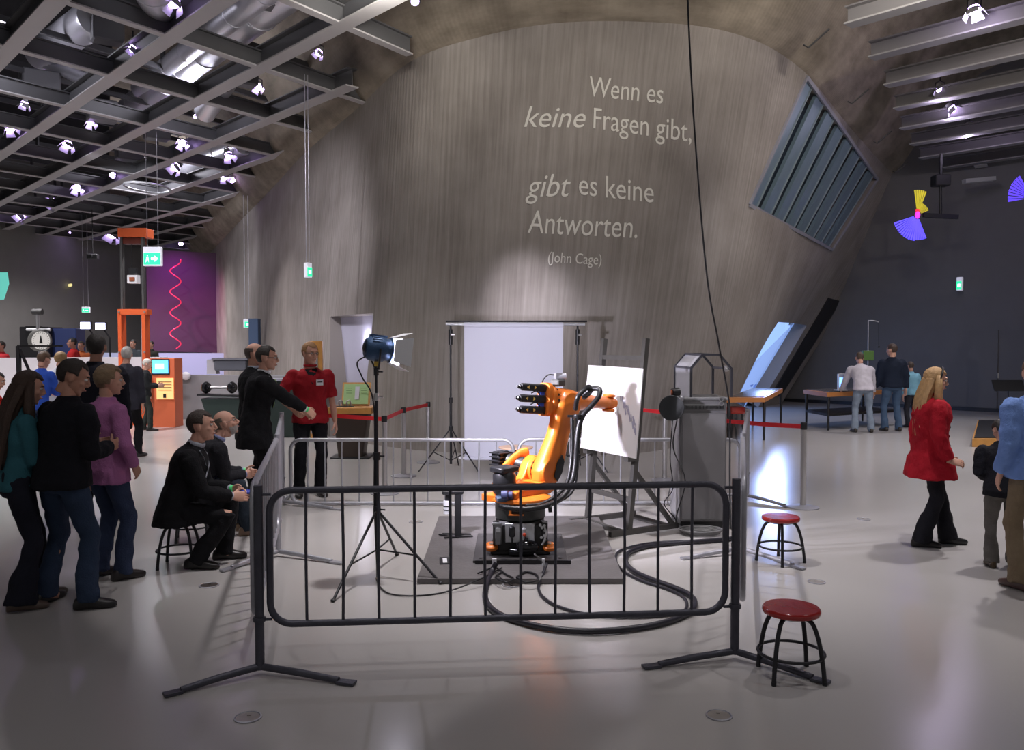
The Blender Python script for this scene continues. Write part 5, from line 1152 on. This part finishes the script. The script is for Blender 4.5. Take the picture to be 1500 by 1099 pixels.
def hand_mesh(curl, vox=.0042):
    k = (curl, vox)
    if k in HANDC: return HANDC[k]
    m = MB(); X = V((1, 0, 0)); 
    m.rings([(V((x, 0, 0)), V((0, w, 0)), V((0, 0, t)), .8) for x, w, t in ((-.03, .026, .022), (0, .028, .020), (.03, .038, .016), (.07, .042, .014), (.092, .040, .012), (.098, .03, .008))], 14)
    for y, ln in ((-.031, .062), (-.010, .078), (.011, .083), (.031, .074)):
        p = V((.088, y * .95, 0)); pts = [V((.06, y * .9, 0)), p]; a = 0
        for j, f in enumerate((.42, .32, .26)):
            a += curl * (.6 if j == 0 else 1); p = p + V((math.cos(R(a)), y * .6, -math.sin(R(a)))).normalized() * ln * f; pts.append(p)
        m.tube(pts, [.0088, .0092, .0085, .0078, .0066], 8)
    a = V((.02, .028, -.004)); pts = [V((.0, .01, 0)), a, a + V((.026, .026, -.008)), a + V((.052, .038, -.018 - curl * .0002)), a + V((.074, .040, -.03 - curl * .0003))]
    m.tube(pts, [.014, .013, .0105, .0095, .0075], 8)
    HANDC[k] = remesh(m, vox, 1); return HANDC[k]
def add_mesh(mb, me, M, k=0):
    mb.add([M @ v.co for v in me.vertices], [list(p.vertices) for p in me.polygons], k)
def ik(a, c, l1, l2, pole):
    d = c - a; L_ = d.length; mx = (l1 + l2) * .999
    if L_ > mx: c = a + d * (mx / L_); d = c - a; L_ = mx
    t = (l1 * l1 - l2 * l2 + L_ * L_) / (2 * L_); h = math.sqrt(max(l1 * l1 - t * t, 0)); dn = d.normalized(); p = pole - dn * pole.dot(dn)
    p = p.normalized() if p.length > 1e-6 else dn.orthogonal().normalized()
    return a + dn * t + p * h, c
def person(label, loc, yaw, H=1.75, skin=None, hipz=.93, hipy=0., lean=0., side=0., lh=None, rh=None, lf=(-.12, .0), rf=(.12, .0), head=(0, 0, 0), hair=('short', (.03, .02, .015)),
           top=dict(), bottom=dict(), shoe=(.015, .012, .012), fem=False, far=False, curl=22, extras=(), pole_l=None, pole_r=None, wide=1.0, neck_fwd=.03, foot_yaw=(8, -8), lkp=None, rkp=None, lhd=None, rhd=None, footpitch=(0, 0)):
    """local frame: +Y is where the figure faces, +X its right hand"""
    s = H / 1.745; skin = skin or M_skin
    TF = Matrix.Translation(V((loc[0], loc[1], 0))) @ Matrix.Rotation(R(yaw), 4, 'Z') @ Matrix.Scale(s, 4)
    root = empty('person', (loc[0], loc[1], 0), label, 'person')
    vox = .0105 if not far else .016; cv = .013 if not far else .02
    P = V((0, hipy, hipz)); u = (eul(0, -lean, side) @ V((0, 0, 1))); rt = (eul(0, 0, side) @ V((1, 0, 0))); fw = u.cross(rt).normalized()
    if fw.y < 0: fw = -fw
    nk = P + u * .52; hc = nk + u * .085 + V((0, neck_fwd, .0)) + V((0, 0, .068)) 
    shw = (.185 if not fem else .165) * wide
    sh = {-1: nk - u * .085 - rt * shw, 1: nk - u * .085 + rt * shw}
    hp = {-1: P - rt * .09 - u * .02, 1: P + rt * .09 - u * .02}
    hands = {-1: V(lh) if lh else V((-.25, .04 + P.y, .82)), 1: V(rh) if rh else V((.25, .04 + P.y, .82))}
    feet = {-1: V((lf[0], lf[1], lf[2] if len(lf) > 2 else 0)), 1: V((rf[0], rf[1], rf[2] if len(rf) > 2 else 0))}
    poles = {-1: V(pole_l) if pole_l else V((-.5, -1, -.4)), 1: V(pole_r) if pole_r else V((.5, -1, -.4))}
    kp = {-1: V(lkp) if lkp else V((-.1, 1, .2)), 1: V(rkp) if rkp else V((.1, 1, .2))}
    el, wr, kn, an = {}, {}, {}, {}
    for e in (-1, 1):
        el[e], wr[e] = ik(sh[e], hands[e], .29, .25, poles[e]); kn[e], an[e] = ik(hp[e], feet[e] + V((0, 0, .085)), .43, .42, kp[e])
    # --- torso rings
    bw = wide
    TR = [(-.12, .085, .075), (-.06, .150, .105), (.0, .165, .115), (.10, .150, .105), (.18, .142 if not fem else .125, .10), (.28, .160, .112), (.36, .170, .115), (.43, .165, .10), (.465, .125, .08), (.50, .075, .062), (.54, .05, .05)]
    if fem: TR[6] = (.34, .155, .125)
    def ring(t, w, d, off=0, pw=.9):
        c = P + (u * t if t > 0 else V((0, 0, t)) if t < -.04 else u * t); uu = rt if t > 0 else V((1, 0, 0)); ff = fw if t > 0 else V((0, 1, 0))
        return (c, uu * (w * bw + off), ff * (d * (bw if bw < 1 else bw ** 1.5) + off), pw)
    # --- body: one continuous figure
    b = MB(); b.rings([ring(r[0], r[1], r[2], -.010 if r[0] < .49 else 0) for r in TR], 20)
    for e in (-1, 1):
        b.ell(sh[e] - rt * e * .012 - u * .012, (.045, .045, .045)); b.tube([sh[e], sh[e].lerp(el[e], .5), el[e], el[e].lerp(wr[e], .35), wr[e]], [.042, .040, .035, .038, .027], 10)
        b.tube([hp[e], hp[e].lerp(kn[e], .4), kn[e], kn[e].lerp(an[e], .35), an[e]], [.085, .075, .052, .055, .036], 10); b.tube([an[e], an[e] + V((0, .02, -.03)), feet[e] + V((0, .1, .035))], [.036, .04, .03], 8)
    Hm = Matrix.Translation(hc) @ (eul(*head)).to_4x4() @ Matrix.Scale(1.03 if not fem else .98, 4)
    b.tube([nk - u * .08, nk + u * .02, hc + eul(*head) @ V((0, -.03, -.05))], [.055, .050, .048], 12)
    me = remesh(b, vox * s * .95 if not far else vox, 2)
    f = MB(TF); add_mesh(f, me, Matrix.Identity(4)); bpy.data.meshes.remove(me)
    add_mesh(f, head_mesh(.0055 if not far else .009, fem), Hm)
    for e in (-1, 1):
        d = (wr[e] - el[e]).normalized(); hd = V((lhd if e < 0 else rhd)) .normalized() if (lhd if e < 0 else rhd) else d
        th = V((-e * .35, .8, .35)); th = (th - hd * th.dot(hd)).normalized(); nz = hd.cross(th)
        M4 = Matrix((hd, th, nz)).transposed().to_4x4(); 
        # palm must look inwards: back of hand = outward side
        if nz.dot(V((e, 0, .3))) < 0: M4 = Matrix((hd, th, -nz)).transposed().to_4x4()
        M4.translation = wr[e]
        add_mesh(f, hand_mesh(curl, .0045 if not far else .007), M4)
    # eyes, brows, lips as coloured faces of the same figure
    for e in (-1, 1):
        f.ell(Hm @ V((e * .030, .0775, .012)), (.0125, .0125, .0095), n=10, m=8, k=1); f.ell(Hm @ V((e * .030, .0855, .012)), (.0055, .0055, .0055), n=8, m=6, k=2)
        f.tube([Hm @ V((e * .014, .092, .031)), Hm @ V((e * .030, .090, .036)), Hm @ V((e * .047, .078, .031))], [.0035, .004, .003], 6, k=3)
    f.tube([Hm @ V((-.022, .090, -.060)), Hm @ V((0, .1, -.058)), Hm @ V((.022, .090, -.060))], [.002, .0055, .002], 8, k=4)
    hcol = hair[1]; mh = mat('hair_%s' % '_'.join('%.3f' % c for c in hcol), hcol, .55, bump=.7, bscale=160, var=.4, vscale=30)
    mesh = f.mesh('body', [skin, mat('eye_white', (.6, .58, .56), .3), mat('eye_dark', (.02, .015, .01), .2), mh, mat('lip', (.42, .15, .13), .45)])
    link('body', mesh, root, 180)
    # --- hair
    style = hair[0]
    if style != 'none':
        h = MB(TF); n, m_ = 60, 34; vs = []; rnd = random.Random(len(label))
        for i in range(m_ + 1):
            th = math.pi * i / m_
            for j in range(n):
                a = 2 * math.pi * j / n; d = V((math.sin(th) * math.cos(a), math.sin(th) * math.sin(a), math.cos(th)))
                hl = .50 + .12 * math.sin(a * 3) ; low = {'short': -.85, 'bald': -.75, 'curly': -.85, 'bob': -.85, 'long': -.9}[style] if d.y < -.25 else {'short': -.22, 'bald': -.2, 'curly': -.6, 'bob': -.7, 'long': -.8}[style]
                face = (d.y > .46 and d.z < hl) or (d.y > .12 and d.z < -.12) if style != 'bald' else (d.y > -.05 and d.z < hl)
                earz = abs(d.x) > .8 and abs(d.y + .05) < .28 and d.z < -.05 and style in ('short', 'bald')
                k = 1.0
                cen = V((0, -.016, .030)); r_ = V((.082, .103, .100))
                if style in ('curly', 'bob'): r_ = V((.096, .112, .110))
                if style == 'long': r_ = V((.092, .108, .104))
                k = 1 + .03 * noise.noise(d * 6) + (.07 * noise.noise(d * 11) if style == 'curly' else .025 * noise.noise(V((d.x * 22, d.y * 22, d.z * 5))))
                if style == 'bald' and (d.z > .38): k = .8
                if face or d.z < low or earz: k = .72
                vs.append(Hm @ (cen + V((d.x * r_.x, d.y * r_.y, d.z * r_.z)) * k))
        fs = [[i * n + j, i * n + (j + 1) % n, (i + 1) * n + (j + 1) % n, (i + 1) * n + j] for i in range(m_) for j in range(n)]
        h.add(vs, fs)
        if style == 'long':
            LH_ = hair[2] if len(hair) > 2 else .34
            top_ = Hm @ V((0, -.05, .02)); back = nk - fw * .09 - u * .02
            cs = [top_, Hm @ V((0, -.06, -.05)), back - fw * .0, back - u * (LH_ * .45) - fw * .02, back - u * LH_ - fw * .03]
            ws = [(.085, .07), (.10, .075), (.115, .06), (.12, .045), (.085, .02)]
            cs2 = spline(cs, 4); ww = spline([V((a, b_, 0)) for a, b_ in ws], 4)
            for i, cc in enumerate(cs2): pass
            nn = 36; rg = []
            for i, cc in enumerate(cs2):
                rg.append((cc, rt * ww[i].x, fw * ww[i].y))
            st_ = len(h.v); h.rings(rg, nn)
            for idx in range(st_, len(h.v)):
                j = (idx - st_) % nn; h.v[idx] += (TF.to_3x3() @ fw) * (.010 * math.sin(j * 2.2) + .006 * math.sin(j * 5.1)) * .8
            for e in (-1, 1):
                h.tube([Hm @ V((e * .07, .0, .05)), Hm @ V((e * .085, .015, -.05)), nk + rt * e * .10 + fw * .02, nk + rt * e * .11 + fw * .06 - u * LH_ * .4], [.03, .035, .04, .015], 12)
        h.build('hair', mh, root, 180)
    if len(hair) > 3 and hair[3] == 'band':
        m = MB(TF); m.tube([Hm @ V((math.cos(t) * .096, .012 + .02 * math.sin(t), .02 + math.sin(t) * .115)) for t in [math.pi * i / 16 for i in range(17)]], .010, 8); m.build('hair_band', M_black, root, 60)
    # --- clothes
    def clothmesh(mb, name, mt, disp=.012, ds=.09, par=None):
        me = remesh(mb, cv, 3, disp, ds); me.materials.append(mt); me.transform(TF); return link(name, me, par or root, 180)
    # trousers
    bc = bottom.get('color', (.02, .02, .025)); flare = bottom.get('flare', 1.0); mt_b = cloth('cloth_%s' % '_'.join('%.3f' % c for c in bc), bc)
    t = MB(); t.rings([ring(-.12, .10, .09, .005), ring(-.07, .158, .112, .008), ring(0, .17, .12, .004), ring(.07, .152, .105, .002), ring(.11, .135, .09, -.01)], 18)
    for e in (-1, 1):
        A_ = an[e] + V((0, 0, -.045)); 
        t.tube([hp[e] + V((0, 0, .02)), hp[e].lerp(kn[e], .3), hp[e].lerp(kn[e], .75), kn[e], kn[e].lerp(an[e], .35), kn[e].lerp(an[e], .75), an[e] + V((0, .01, -.035))], [.092, .094, .075, .068, .066, .066 * (1 + (flare - 1) * .6), .064 * flare], 14)
    clothmesh(t, 'trousers', mt_b, .032, .11)
    # top
    tc = top.get('color', (.01, .01, .012)); off = top.get('off', .016); hem = top.get('hem', -.10); sl = top.get('sleeve', 1.0); mt_t = cloth('cloth_%s' % '_'.join('%.3f' % c for c in tc), tc)
    fl = top.get('flare', .0)
    t = MB(); rr = []
    if hem < -.04:
        for q in (1, .66, .33): rr.append(ring(hem * q - .0, .165 + fl * q, .12 + fl * q * .8, off + .006))
    for r in TR[2:9]: rr.append(ring(*r, off=off))
    rr.append(ring(.495, .085, .07, off * .6)); rr.append(ring(.515, .06, .057, .010))
    if not top.get('collar'): rr.append(ring(.545, .056, .054, .007))
    t.rings(rr, 22)
    for e in (-1, 1):
        ro = off * .7
        t.ell(sh[e] + V((0, 0, .0)) - rt * e * .012, (.055 + ro, .058 + ro, .058 + ro * .5))
        if sl >= 1: t.tube([sh[e], sh[e].lerp(el[e], .5), el[e], el[e].lerp(wr[e], .5), el[e].lerp(wr[e], .93)], [.058 + ro, .054 + ro, .046 + ro, .042 + ro, .034 + ro], 12)
        else: t.tube([sh[e], sh[e].lerp(el[e], .5), sh[e].lerp(el[e], .88)], [.054 + ro, .052 + ro, .056 + ro], 12)
    clothmesh(t, top.get('name', 'jumper'), mt_t, top.get('fold', .026))
    # front panel pieces following the chest
    def chest(tt, ang, o_):
        # point on the torso front at height tt, angle from straight ahead
        for a_, b_ in zip(TR, TR[1:]):
            if a_[0] <= tt <= b_[0]:
                k = (tt - a_[0]) / (b_[0] - a_[0]); w = a_[1] + (b_[1] - a_[1]) * k; d = a_[2] + (b_[2] - a_[2]) * k; break
        return P + u * tt + rt * ((w * bw + o_) * math.sin(R(ang))) + fw * ((d * bw ** 1.5 + o_) * math.cos(R(ang)))
    if top.get('suit'):
        sc2 = top['suit']; oo = off + .010
        m = MB(TF); pts = [chest(.16, 0, oo)] + [chest(q, -a, oo) for q, a in ((.28, 12), (.38, 22), (.46, 36), (.50, 60))] + [chest(q, a, oo) for q, a in ((.50, 60), (.46, 36), (.38, 22), (.28, 12))]
        m.prism(pts, fw * .004); m.build('shirt_front', cloth('shirt_%s' % '_'.join('%.2f' % c for c in sc2), sc2, var=.05), root, 40)
        m = MB(TF); m.tube([nk + rt * math.cos(a) * .064 + fw * (math.sin(a) * .062 + .008) + u * (.015 + .0 * a) for a in [6.2832 * i / 20 for i in range(20)]], .018, 8, closed=True, asp=.45); m.build('shirt_collar', cloth('shirt_%s' % '_'.join('%.2f' % c for c in sc2), sc2, var=.05), root, 60)
        for e in (-1, 1):
            m = MB(TF); oo2 = oo + .004; m.prism([chest(.17, e * 3, oo2), chest(.27, e * 12, oo2), chest(.38, e * 22, oo2), chest(.49, e * 55, oo2 - .01), chest(.44, e * 60, oo2), chest(.38, e * 46, oo2)], fw * .004); m.build('lapel', mt_t, root, 40)
            m = MB(TF); m.tube([el[e].lerp(wr[e], .90), el[e].lerp(wr[e], 1.0)], [.036, .034], 14); m.build('shirt_cuff', cloth('shirt_%s' % '_'.join('%.2f' % c for c in sc2), sc2, var=.05), root, 60)
    if top.get('tie'):
        m = MB(TF); oo = off + .018; m.prism([chest(.18, 0, oo), chest(.22, -9, oo), chest(.44, -6, oo), chest(.475, -11, oo), chest(.475, 11, oo), chest(.44, 6, oo), chest(.22, 9, oo)], fw * .005); m.build('tie', mat('tie_%s' % '_'.join('%.2f' % c for c in top['tie']), top['tie'], .5), root, 40)
    if top.get('collar'):
        m = MB(TF); cc = top['collar']; m.tube([nk + rt * math.cos(a) * .068 + fw * (math.sin(a) * .066 + .006) + u * .022 for a in [6.2832 * i / 20 for i in range(20)]], .014, 8, closed=True, asp=.5); m.build('collar', cloth('cloth_%s' % '_'.join('%.3f' % c for c in cc), cc), root, 60)
    if top.get('placket'):
        m = MB(TF); oo = off + .008; m.prism([chest(.34, 0, oo), chest(.46, -16, oo), chest(.505, -40, oo - .002), chest(.505, 40, oo - .002), chest(.46, 16, oo)], fw * .004); m.build('neck_opening', cloth('undershirt_%s' % (top['placket'],), (.012, .012, .014) if top['placket'] is True else (.5, .42, .5)), root, 40)
    if top.get('badge'):
        m = MB(TF); c = chest(.36, -22, off + .014); m.box(c, (.085, .006, .065), eul(22)); bd_ = m.build('name_badge', M_white, root); m = MB(TF); m.box(c + fw * .005 + V((-.002, .001, .006)), (.06, .003, .012), eul(22)); m.build('badge_print', M_black, bd_)
    if top.get('buttons'):
        for q in (.05, .14, .23): m = MB(TF); m.ell(chest(q, 4, off + .012), (.012, .006, .012)); m.build('button', M_black, root)
    # shoes
    for i, e in enumerate((-1, 1)):
        fy = eul(foot_yaw[i], footpitch[i]); o = feet[e]; m = MB()
        def q(x, y, z): return o + fy @ V((x, y, z))
        m.rings([(q(0, y, z), fy @ V((w, 0, 0)), fy @ V((0, 0, h_)), .8) for y, w, h_, z in ((-.085, .018, .02, .03), (-.075, .033, .038, .04), (-.03, .036, .055, .052), (.03, .038, .05, .048), (.09, .046, .036, .036), (.14, .046, .028, .029), (.175, .034, .022, .025), (.19, .012, .012, .022))], 14)
        for iv, vv in enumerate(m.v):
            if footpitch[i] == 0 and vv.z < o.z + .004: vv.z = o.z + .004
        so = MB(TF); so.add(m.v, m.f); so.build('shoe', mat('shoe_%s' % '_'.join('%.3f' % c for c in shoe), shoe, .4), root, 60)
    X = dict(TF=TF, Hm=Hm, nk=nk, P=P, u=u, rt=rt, fw=fw, sh=sh, el=el, wr=wr, chest=chest, root=root, off=off, hp=hp)
    if 'strap' in extras:
        g = MB(TF); g.tube(spline([chest(.10, -100, off + .012), chest(.3, -70, off + .014), sh[-1].lerp(nk, .35) + u * .075, nk - fw * .10 - u * .08, P + u * .25 - fw * .135 + rt * .03], 6), .011, 6, asp=.5); g.build('bag_strap', M_black, root, 60)
    if 'glasses' in extras:
        g = MB(TF)
        for e in (-1, 1):
            g.tube([Hm @ V((e * .031 + math.cos(t) * .020, .101 - abs(e * .031 + math.cos(t) * .02) * .12, .011 + math.sin(t) * .014)) for t in [6.2832 * i / 14 for i in range(14)]], .0016, 6, closed=True); g.tube([Hm @ V((e * .05, .093, .015)), Hm @ V((e * .078, .0, .012))], .0016, 6)
        g.tube([Hm @ V((-.011, .1, .014)), Hm @ V((.011, .1, .014))], .0016, 6); g.build('glasses', M_blackmetal, root, 60)
    if 'beard' in extras:
        g = MB(TF); n = 24; pts = []
        for i in range(9):
            for j in range(n):
                th = math.pi * (.50 + .42 * i / 8); a = math.pi * (.0 + 1.0 * j / (n - 1)); d = V((math.cos(a) * math.sin(th), math.sin(a) * math.sin(th), math.cos(th))); k = 1 + .03 * noise.noise(d * 14)
                pts.append(Hm @ (V((0, .022, -.042)) + V((d.x * .064, d.y * .076, d.z * .078)) * k))
        fs = [[i * n + j, i * n + j + 1, (i + 1) * n + j + 1, (i + 1) * n + j] for i in range(8) for j in range(n - 1)]; g.add(pts, fs); g.build('beard', mat('grey_beard', (.38, .34, .32), .8, bump=.6, bscale=200), root, 180)
    for w_ in [x for x in extras if x.startswith('band')]:
        e = -1 if w_.endswith('l') else 1; g = MB(TF); g.tube([el[e].lerp(wr[e], .985), wr[e] + (wr[e] - el[e]).normalized() * .022], .033, 14); g.build('wristband', mat('green_band', (.10, .75, .25), .5), root, 60)
    return X
SUIT = (.008, .008, .010); JEAN = (.035, .06, .12)
# trio at left, nearest
person('person with very long brown hair, teal top and flared dark jeans, left edge', (-3.46, 5.93), -52, 1.67, M_skin, lean=6, head=(-12, -14, 0), hair=('long', (.055, .03, .02), .42), top=dict(color=(.03, .12, .15), off=.006, hem=-.07, fold=.01, name='top'), bottom=dict(color=(.012, .013, .022), flare=1.75),
       shoe=(.10, .07, .055), fem=True, lf=(-.14, .16), rf=(.14, -.02), lh=(-.10, .30, 1.12), rh=(.06, .31, 1.06), rkp=(0, 1, 0))
person('person in black jumper and blue jeans seen from behind, middle of the left trio', (-3.14, 5.92), -28, 1.75, M_skind, lean=7, head=(-38, -22, 0), hair=('short', (.022, .014, .010)), top=dict(color=(.008, .008, .012), off=.026, hem=-.09, fold=.03, name='jumper'), bottom=dict(color=(.028, .045, .085), flare=1.25),
       shoe=(.012, .011, .011), lf=(-.19, -.02), rf=(.20, .03), lh=(-.08, .26, 1.10), rh=(.14, .28, 1.10), wide=1.12, foot_yaw=(15, -40))
person('person with short fair hair and mauve jacket, right of the left trio', (-3.17, 6.62), -35, 1.69, M_skin, lean=2, head=(-25, -4, 0), hair=('curly', (.24, .16, .09)), top=dict(color=(.40, .15, .33), off=.020, hem=-.14, flare=.01, name='jacket', placket='pale'), bottom=dict(color=(.035, .05, .10), flare=1.15), shoe=(.02, .015, .015), fem=True, lf=(-.12, 0), rf=(.13, .05), rh=(.20, .13, .92), wide=1.08, extras=('strap',), pole_r=(1, -.8, -.2))
X = None
# background standing men, left
person('tall person in a dark coat seen from behind, towering behind the left trio', (-4.28, 8.75), 5, 1.96, M_skind, lean=2, head=(10, 6, 0), hair=('short', (.02, .015, .012)), top=dict(color=(.012, .012, .02), off=.035, hem=-.30, flare=.02, name='coat'), bottom=dict(color=SUIT), far=False, wide=1.12)
person('grey-haired person in a dark jacket standing left of the orange kiosk', (-6.2, 13.7), -10, 1.80, M_skin, head=(25, 0, 0), hair=('short', (.42, .40, .38)), top=dict(color=(.03, .03, .042), off=.03, hem=-.18, name='jacket'), bottom=dict(color=SUIT), far=True, lf=(-.12, 0), rf=(.14, .06), wide=1.1)
person('small person with a pale cap reading a sheet beside the orange kiosk', (-7.72, 17.9), -70, 1.52, M_skin, lean=4, head=(0, -18, 0), hair=('short', (.55, .52, .46)), top=dict(color=(.02, .022, .024), off=.03, hem=-.12, name='jacket'), bottom=dict(color=(.03, .035, .03)), far=True, lf=(-.12, -.05), rf=(.16, .12), lh=(-.06, .30, 1.10), rh=(.08, .32, 1.08))
person('person in a bright blue shirt seen from behind, before the white counter', (-7.25, 13.0), -15, 1.74, M_skin, lean=12, head=(0, -18, 0), hair=('short', (.12, .07, .04)), top=dict(color=(.03, .09, .48), off=.02, hem=-.1, name='shirt'), bottom=dict(color=JEAN), far=True, lh=(-.1, .4, 1.05), rh=(.1, .4, 1.05))
person('person with wavy blond hair and striped white sleeves before the white counter', (-7.57, 14.2), -5, 1.71, M_skin, lean=8, head=(-10, -12, 0), hair=('curly', (.32, .20, .08)), top=dict(color=(.42, .44, .50), off=.012, hem=-.08, name='striped_top'), bottom=dict(color=JEAN), far=True, fem=True, rh=(.1, .35, 1.1))
person('person in a red jacket bending forward at the left edge', (-7.55, 12.0), -75, 1.70, M_skin, lean=55, hipy=-.25, head=(0, -20, 0), hair=('short', (.02, .015, .012)), top=dict(color=(.50, .02, .015), off=.03, hem=-.1, name='jacket'), bottom=dict(color=(.02, .02, .03)), far=True, lh=(-.1, .55, .75), rh=(.1, .55, .75))
for lab, px, Y, H, c, hc_, yw in (('person in dark clothes far behind, right of the orange tower', 222, 30, 1.92, (.03, .03, .025), (.01, .01, .01), 160), ('person in grey far behind, seen through the orange tower frame', 196, 29, 1.96, (.06, .07, .08), (.012, .01, .01), 170),
        ('person in a red coat far behind, left of the floodlights', 108, 24, 2.0, (.45, .02, .02), (.01, .01, .01), 120), ('person in red and yellow far behind under the floodlights', 120, 25, 1.9, (.40, .10, .03), (.02, .015, .01), 175), ('person in red cut off at the left edge, beyond the white counter', 3, 23, 1.9, (.5, .03, .04), (.02, .015, .01), 150)):
    person(lab, ((px - 750) / 1250 * Y, Y), yw, H, M_skind, hair=('short', hc_), top=dict(color=c, off=.03, hem=-.1, name='jacket'), bottom=dict(color=(.03, .03, .04)), far=True)
# seated men
YSx = person('young seated person in a dark suit holding a phone', (YS.x, YS.y), -78, 1.80, M_skin, hipz=.475, hipy=-.02, lean=17, neck_fwd=.03, head=(-6, 2, 0), hair=('short', (.035, .022, .015)), top=dict(color=SUIT, off=.028, hem=-.13, flare=.03, name='suit_jacket', suit=(.42, .44, .50)), bottom=dict(color=(.008, .008, .010), flare=1.1),
       shoe=(.010, .008, .008), lf=(-.13, .32), rf=(.15, .14), lh=(-.04, .40, .60), rh=(.08, .42, .56), extras=('bandl',), curl=30, wide=1.02, lhd=(.3, 1, -.3), rhd=(-.3, 1, -.1), pole_l=(-.5, -.6, -.8), pole_r=(.6, -.6, -.7))
o = YSx; ph = (o['TF'] @ ((o['wr'][-1] + o['wr'][1]) / 2 + V((0, .10, .0)))); m = MB(); m.box(ph, (.11, .05, .02), eul(20, 25), bev=.005); tag(m.build('phone', mat('phone_blue', (.03, .05, .35), .2)), 'small blue and silver phone in the young seated person\'s hands', 'phone'); 
person('older seated person with beard and glasses in a dark suit, hands clasped', (OS.x, OS.y), -55, 1.74, M_skin, hipz=.475, hipy=.0, lean=27, head=(-20, 16, 0), neck_fwd=.05, hair=('bald', (.14, .11, .08)), top=dict(color=(.016, .016, .020), off=.026, hem=-.13, flare=.02, name='suit_jacket', suit=(.25, .28, .48), tie=(.12, .08, .28)), bottom=dict(color=(.02, .028, .04)),
       shoe=(.17, .11, .07), lf=(-.12, .52), rf=(.13, .48), lh=(-.035, .50, .60), rh=(.035, .49, .58), extras=('glasses', 'beard', 'bandl'), curl=40, wide=1.05, lhd=(.55, 1, -.2), rhd=(-.55, 1, -.2))
# standing at the barrier
person('bald person in a black suit standing behind the suited person with the green tie', (-3.02, 9.95), -60, 1.86, M_skin, head=(-20, -4, 0), hair=('bald', (.10, .07, .06)), top=dict(color=SUIT, off=.028, hem=-.26, flare=.03, name='suit_jacket', suit=(.45, .48, .56)), bottom=dict(color=(.008, .008, .010)), wide=1.1)
person('dark-haired person in a black suit with green tie and glasses leaning on the barrier', (-2.80, 9.25), -68, 1.84, M_skin, lean=10, head=(-14, -6, 0), hair=('short', (.02, .014, .010)), top=dict(color=SUIT, off=.028, hem=-.26, flare=.03, name='suit_jacket', suit=(.75, .75, .78), tie=(.30, .50, .06)), bottom=dict(color=(.008, .008, .010)), lh=(-.10, .56, 1.02), rh=(.06, .55, 1.03), extras=('glasses', 'bandr'), curl=38, wide=1.06, lhd=(0, .7, -.7), rhd=(0, .8, -.6), pole_l=(-.4, -.6, -1), pole_r=(.5, -.5, -1))
person('sandy-haired person in a red polo shirt with name badge and black trousers', (-2.43, 10.25), -158, 1.87, M_skin, lean=2, head=(22, -6, 0), hair=('short', (.36, .19, .08)), top=dict(color=(.32, .012, .020), off=.026, hem=-.10, sleeve=.5, fold=.034, name='polo_shirt', collar=(.32, .012, .020), placket=True, badge=True), bottom=dict(color=(.010, .010, .013), flare=1.1), rh=(.22, .26, 1.0), lh=(-.27, .05, .83), lf=(-.10, .02), rf=(.13, .0), extras=('glasses',), curl=28, wide=1.05, pole_r=(1, -.6, -.2))
# right hand side
person('person in a white jumper and pale jeans bending over the workshop table, seen from behind', (7.25, 17.65), -8, 1.74, M_skin, lean=30, hipy=-.10, head=(0, -30, 0), hair=('short', (.07, .045, .03)), top=dict(color=(.55, .52, .58), off=.03, hem=-.06, name='jumper'), bottom=dict(color=(.22, .27, .34), flare=1.2), shoe=(.03, .025, .02), far=True, lh=(-.32, .38, .85), rh=(.30, .30, .80), lf=(-.16, -.1), rf=(.17, -.1), wide=1.08)
person('person in a navy jumper and blue jeans standing at the workshop table, seen from behind', (7.95, 17.8), 0, 1.84, M_skin, lean=4, head=(30, -8, 0), hair=('short', (.06, .035, .025)), top=dict(color=(.012, .018, .035), off=.03, hem=-.06, name='jumper'), bottom=dict(color=(.06, .10, .17), flare=1.15), shoe=(.02, .015, .012), far=True, lh=(-.30, .12, .82), rh=(.28, .05, .84), lf=(-.14, 0), rf=(.14, 0), wide=1.1)
person('child in a light blue top half hidden behind the person in the navy jumper', (8.75, 18.6), 10, 1.45, M_skin, lean=10, hair=('short', (.06, .04, .03)), top=dict(color=(.20, .42, .55), off=.02, hem=-.08, name='top'), bottom=dict(color=(.03, .03, .04)), far=True, head=(0, -15, 0))
X = person('person with long blond hair in a red jacket and black trousers walking on the right', (3.80, 7.72), -98, 1.64, M_skin, lean=1, head=(-6, -10, 0), hair=('long', (.50, .30, .13), .36, 'band'), top=dict(color=(.40, .010, .022), off=.030, hem=-.26, flare=.06, fold=.03, name='jacket', collar=(.40, .010, .022), buttons=True), bottom=dict(color=(.010, .010, .014), flare=1.45),
       shoe=(.008, .008, .009), fem=True, lf=(-.08, .20), rf=(.08, -.10), rh=(.23, .10, .86), lh=(-.22, -.05, .84), extras=('glasses',), curl=30, wide=1.12, pole_r=(.6, -1, -.3), rhd=(0, 1, -.2), foot_yaw=(5, -5))
person('person in a light blue shirt and khaki trousers, cut off by the right edge', (3.93, 6.35), 8, 1.76, M_skin, lean=2, head=(-20, -8, 0), hair=('short', (.16, .09, .05)), top=dict(color=(.17, .28, .60), off=.03, hem=-.10, flare=.01, fold=.03, name='shirt', collar=(.17, .28, .60)), bottom=dict(color=(.20, .15, .095), flare=1.3), shoe=(.07, .035, .03), lf=(-.13, -.02), rf=(.15, .05), wide=1.12, lh=(-.24, .08, .86))
person('child in black top and grey patterned trousers standing before the person in the blue shirt', (4.04, 6.98), -20, 1.24, M_skin, lean=20, head=(20, -30, 0), hair=('short', (.02, .016, .014)), top=dict(color=(.010, .010, .014), off=.022, hem=-.10, name='jumper'), bottom=dict(color=(.13, .12, .11), flare=1.35), shoe=(.05, .03, .01), lf=(-.11, -.05), rf=(.13, .05), lh=(-.14, .25, 1.0), rh=(.1, .28, 1.0), wide=1.1)
